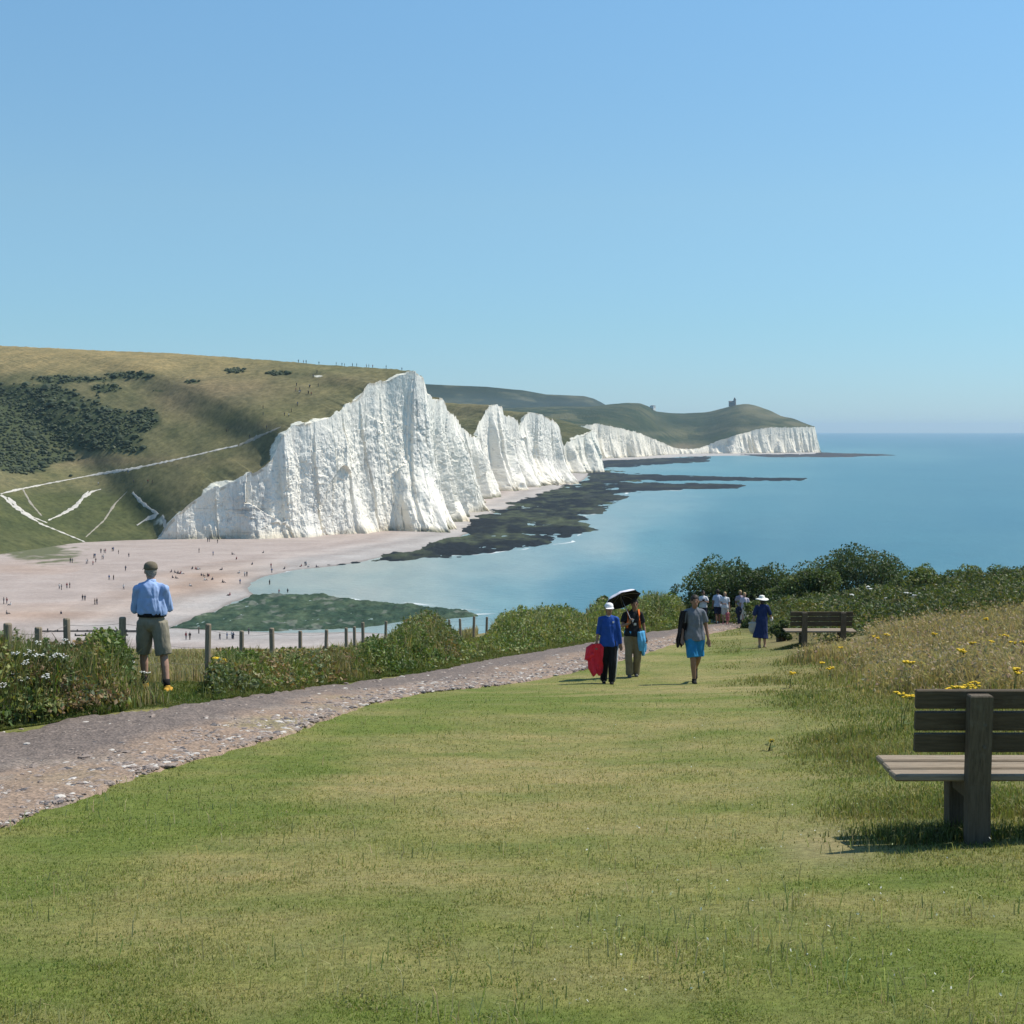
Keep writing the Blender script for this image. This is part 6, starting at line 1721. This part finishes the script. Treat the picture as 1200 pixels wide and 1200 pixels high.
# --- 4. the man in grey with turquoise shorts
t = person('man in a grey polo shirt and turquoise shorts striding towards us alone', 814, 800.5, 104, h0=1.70)
f4 = (.06, -1)
J = joints(f4, head=(.0, -.03, 1.585), elL=(-.225, .03, 1.09), wrL=(-.25, -.10, .88), elR=(.225, .04, 1.09), wrR=(.262, -.02, .85), knL=(-.045, -.10, .48), anL=(-.015, -.06, .085), hipL=(-.085, -.02, .88), knR=(.075, .02, .49), anR=(.06, .36, .24), ftR=(0, -.55, -.8))
body(t, J, f4, SKIN2, .012); face_parts(t, J, f4, M_EYE)
M_GP = cloth('grey_polo', (0.155, 0.170, 0.195), .12)
top_garment(J, M_GP, t, 'polo_shirt', .84, .024, 'short', .012, .010, .010, 11, .02)
MB().tube([J['neck'] + V3((0, 0, -.035)), J['neck'] + V3((0, -.006, .012))], [.080, .066], 14, True, .85).build('collar', M_GP, t, True)
leg_garment(J, cloth('turquoise_shorts', (0.025, 0.20, 0.42), .12), t, 'shorts', .46, .98, .022, .012, .010, 12)
shoes(J, f4, cloth('dark_shoe', (0.018, 0.017, 0.016)), t); hair(J, f4, HAIRD, t)
hung_cloth('dark_jacket', 'dark jacket slung over the arm of the man in turquoise shorts', 'jacket', cloth('black_jacket', (0.022, 0.020, 0.022)), at(t, (-.225, -.03, 1.40)), .16, .72, ([0, .2, .6, .8, 1], [.75, 1, 1.0, 1.25, .8], [.02, 0, -.02, -.04, -.06]), 37, thick=.07)

# --- 5. the woman in the white hat, walking away
t = person('woman in a navy dress and wide white sun hat, walking away across the grass', 893, 759, 62, h0=1.74)
f5 = (0, 1)
J = joints(f5, pel=(.0, 0, .92), chest=(.0, .03, 1.26), neck=(.0, .06, 1.43), head=(.01, .09, 1.57), elL=(-.25, .0, 1.12), wrL=(-.27, .03, .90), elR=(.27, .02, 1.13), wrR=(.33, .15, .98), knL=(-.075, .03, .48), anL=(-.085, -.02, .085), knR=(.085, .06, .48), anR=(.095, .02, .085))
body(t, J, f5, SKIN, .013, True)
mb = MB(); c, w, p = J['chest'], J['waist'], J['pel']
mb.ell(c, (.175, .125, .19), 14, 9)
mb.tube([c, (.0, .01, 1.05), (.0, 0, .92), (-.02, 0, .70), (-.05, -.01, .44), (-.06, -.02, .33)], [.172, .165, .19, .215, .25, .27], 20, True, .72)
for sd in 'LR':
    mb.cap(J['neck'] - V3((0, 0, .05)), J['sh' + sd], .055, .066, 9); mb.cap(J['sh' + sd], J['el' + sd], .064, .066, 9)
M_ND = cloth('navy_dress', (0.020, 0.034, 0.105), .15)
mb.blend('dress', M_ND, t, .013, 3, .5, .018, (9, 9, 3), 14)
hat = MB(); h = J['head'] + V3((0, 0, .05)); V = []; Fa = []; seg = 22
prof = ((.225, -.035), (.21, -.020), (.13, .010), (.098, .016), (.096, .060), (.080, .095), (.045, .110), (.004, .113))
for rr, z in prof:
    for k in range(seg):
        a = 2 * math.pi * k / seg; wv = (.014 * math.sin(2 * a + .6) if rr > .12 else 0) * rr / .2
        V.append(h + V3((rr * math.cos(a), rr * math.sin(a), z + wv)))
for i in range(len(prof) - 1):
    for k in range(seg): Fa.append((i * seg + k, i * seg + (k + 1) % seg, (i + 1) * seg + (k + 1) % seg, (i + 1) * seg + k))
Fa.append(tuple(range(seg))[::-1])
hat.add(V, Fa).build('sun_hat', cloth('white_straw', (0.80, 0.78, 0.72), .05), t, True)
hair(J, f5, HAIRD, t, .10); shoes(J, f5, cloth('tan_sandal', (0.32, 0.23, 0.15)), t)
bg_ = empty('shoulder_bag', at(t, (-.26, .02, .92))); tag(bg_, 'pale cloth bag hanging at the side of the woman in navy', 'bag')
mb = MB(); mb.ell((-.02, 0, -.22), (.14, .06, .17), 12, 8); mb.cap((-.12, 0, -.10), (.10, 0, -.10), .05, .05, 8); mb.blend('bag_body', cloth('pale_canvas', (0.42, 0.39, 0.36)), bg_, .014, 4, .5, .01, (9, 9, 9), 15)
MB().tube([(-.09, 0, -.10), (-.03, 0, .03), (.03, 0, .03), (.08, 0, -.10)], .012, 6).build('bag_handle', cloth('pale_strap', (0.36, 0.33, 0.30)), bg_, True)
hk = MB(); hk.ell(at(t, (.345, .19, .93)) - Vector(at(t, (.345, .19, .93))), (.05, .03, .07), 8, 6)
nk = hk.build('napkin', cloth('white_cloth', (0.75, 0.75, 0.74)), None, True); nk.location = at(t, (.345, .20, .93)); tag(nk, 'small white cloth held in the right hand of the woman in navy', 'cloth')

# --- 6. the group farther down the path
def walker(label, px, py, hpx, f, skin, hairm, topm, botm, shoem, short=True, sleeve='short', fem=False, hl=0.0, pose=None, dress=None):
    t = person(label, px, py, hpx, 'walkers farther along the path')
    J = joints(f, **(pose or {}))
    body(t, J, f, skin, .017, fem)
    top_garment(J, topm, t, 'top', .86, .022, sleeve, .017, .008, .008, int(px))
    if dress:
        MB().tube([(0, 0, 1.0), (0, 0, .85), (0, 0, .55), (0, .0, dress)], [.165, .19, .21, .23], 16, True, .75).blend('skirt', botm, t, .017, 2, .5, .012, (9, 9, 3), int(px))
    else:
        leg_garment(J, botm, t, 'shorts' if short else 'trousers', .45 if short else 1.0, .98, .018, .017, .006, int(px))
    shoes(J, f, shoem, t); hair(J, f, hairm, t, hl, .017)
    if f[1] < 0: face_parts(t, J, f, M_EYE)
    return t, J
Wh = cloth('white_shirt', (0.66, 0.66, 0.66), .06); Nv = cloth('navy_cloth', (0.025, 0.030, 0.06)); Lbl = cloth('pale_blue_cloth', (0.40, 0.46, 0.58)); Bk = cloth('black_cloth', (0.018, 0.018, 0.02)); Pk = cloth('pink_cloth', (0.50, 0.16, 0.17)); Cr = cloth('cream_cloth', (0.58, 0.55, 0.50))
stp = dict(knL=(-.09, -.10, .48), anL=(-.09, -.18, .085), knR=(.09, .05, .48), anR=(.09, .18, .10))
ta, Ja = walker('walker in a white shirt half hidden behind the man in grey', 824, 732, 40, (.2, -1), SKIN2, HAIRD, Wh, Nv, Bk, True, 'short', pose=dict(elL=(-.24, -.06, 1.12), wrL=(-.08, -.22, 1.2), elR=(.24, -.06, 1.12), wrR=(.06, -.24, 1.2)))
tb, Jb = walker('man in a pale blue shirt and dark shorts on the far path', 841, 731.5, 41, (.1, 1), SKIN2, HAIRD, Lbl, Nv, Bk, True, 'short', pose=stp)
tc_, Jc = walker('fair haired woman in a white top beside the man in pale blue', 849.5, 731.5, 38, (-.2, -1), SKIN, HAIRB, Wh, Cr, Pk, True, 'short', True, .10, pose=dict(elL=(-.22, -.06, 1.12), wrL=(-.05, -.20, 1.1)))
td, Jd = walker('child in a pink top in front of the fair haired woman', 852.5, 732.5, 18, (.0, -1), SKIN, HAIRB, Pk, Pk, Pk, True, 'short', True, .08)
te, Je = walker('fair haired woman in a lilac top and pale skirt on the far path', 872.5, 733, 39, (-.1, -1), SKIN, HAIRB, cloth('lilac_cloth', (0.48, 0.45, 0.52)), Cr, Bk, False, 'short', True, .12, pose=stp, dress=.32)
tf, Jf = walker('walker half hidden behind the woman in the pale skirt', 867.5, 731.5, 40, (.1, -1), SKIN2, HAIRB, cloth('mauve_cloth', (0.33, 0.27, 0.32)), Nv, Bk, False, 'short', True, .05, pose=stp)
bg_ = empty('beach_bag', at(te, (-.30, -.04, .98))); tag(bg_, 'navy beach bag at the side of the woman in the pale skirt', 'bag')
mb = MB(); mb.ell((0, 0, -.20), (.17, .09, .22), 10, 8); mb.build('bag_body', Nv, bg_, True); MB().tube([(-.1, 0, -.06), (0, 0, .22), (.1, 0, -.06)], .014, 6).build('bag_handle', Nv, bg_, True)
cm = MB().box((0, 0, 0), (.13, .07, .09), .008); cm.tube([(0, -.03, 0), (0, -.10, 0)], [.035, .03], 10)
co_ = cm.build('camera', Bk, None); co_.location = at(ta, (-.01, -.27, 1.26)); tag(co_, 'black camera held up by the walker in the white shirt', 'camera')

# ------------------------------------------------------------------ sea air
HB_ = ((-17000, 17000), (-400, 21500), (-6.0, 128.0))
bm = bmesh.new(); bmesh.ops.create_cube(bm, size=1)
me = bpy.data.meshes.new('haze')
for v in bm.verts:
    v.co = Vector([HB_[i][0] if v.co[i] < 0 else HB_[i][1] for i in range(3)])
bm.to_mesh(me); bm.free()
m = bpy.data.materials.new('sea_air'); m.use_nodes = True; nt = m.node_tree
nt.nodes.remove(nt.nodes['Principled BSDF'])
pv = nt.nodes.new('ShaderNodeVolumePrincipled')
pv.inputs['Color'].default_value = (0.62, 0.83, 1.0, 1)
pv.inputs['Density'].default_value = 0.000062
pv.inputs['Anisotropy'].default_value = 0.2
nt.links.new(pv.outputs[0], nt.nodes['Material Output'].inputs['Volume'])
me.materials.append(m)
haze = bpy.data.objects.new('haze', me); link(haze)
tag(haze, 'thin pale blue sea haze over the water and the distant headland', 'haze', kind='stuff')
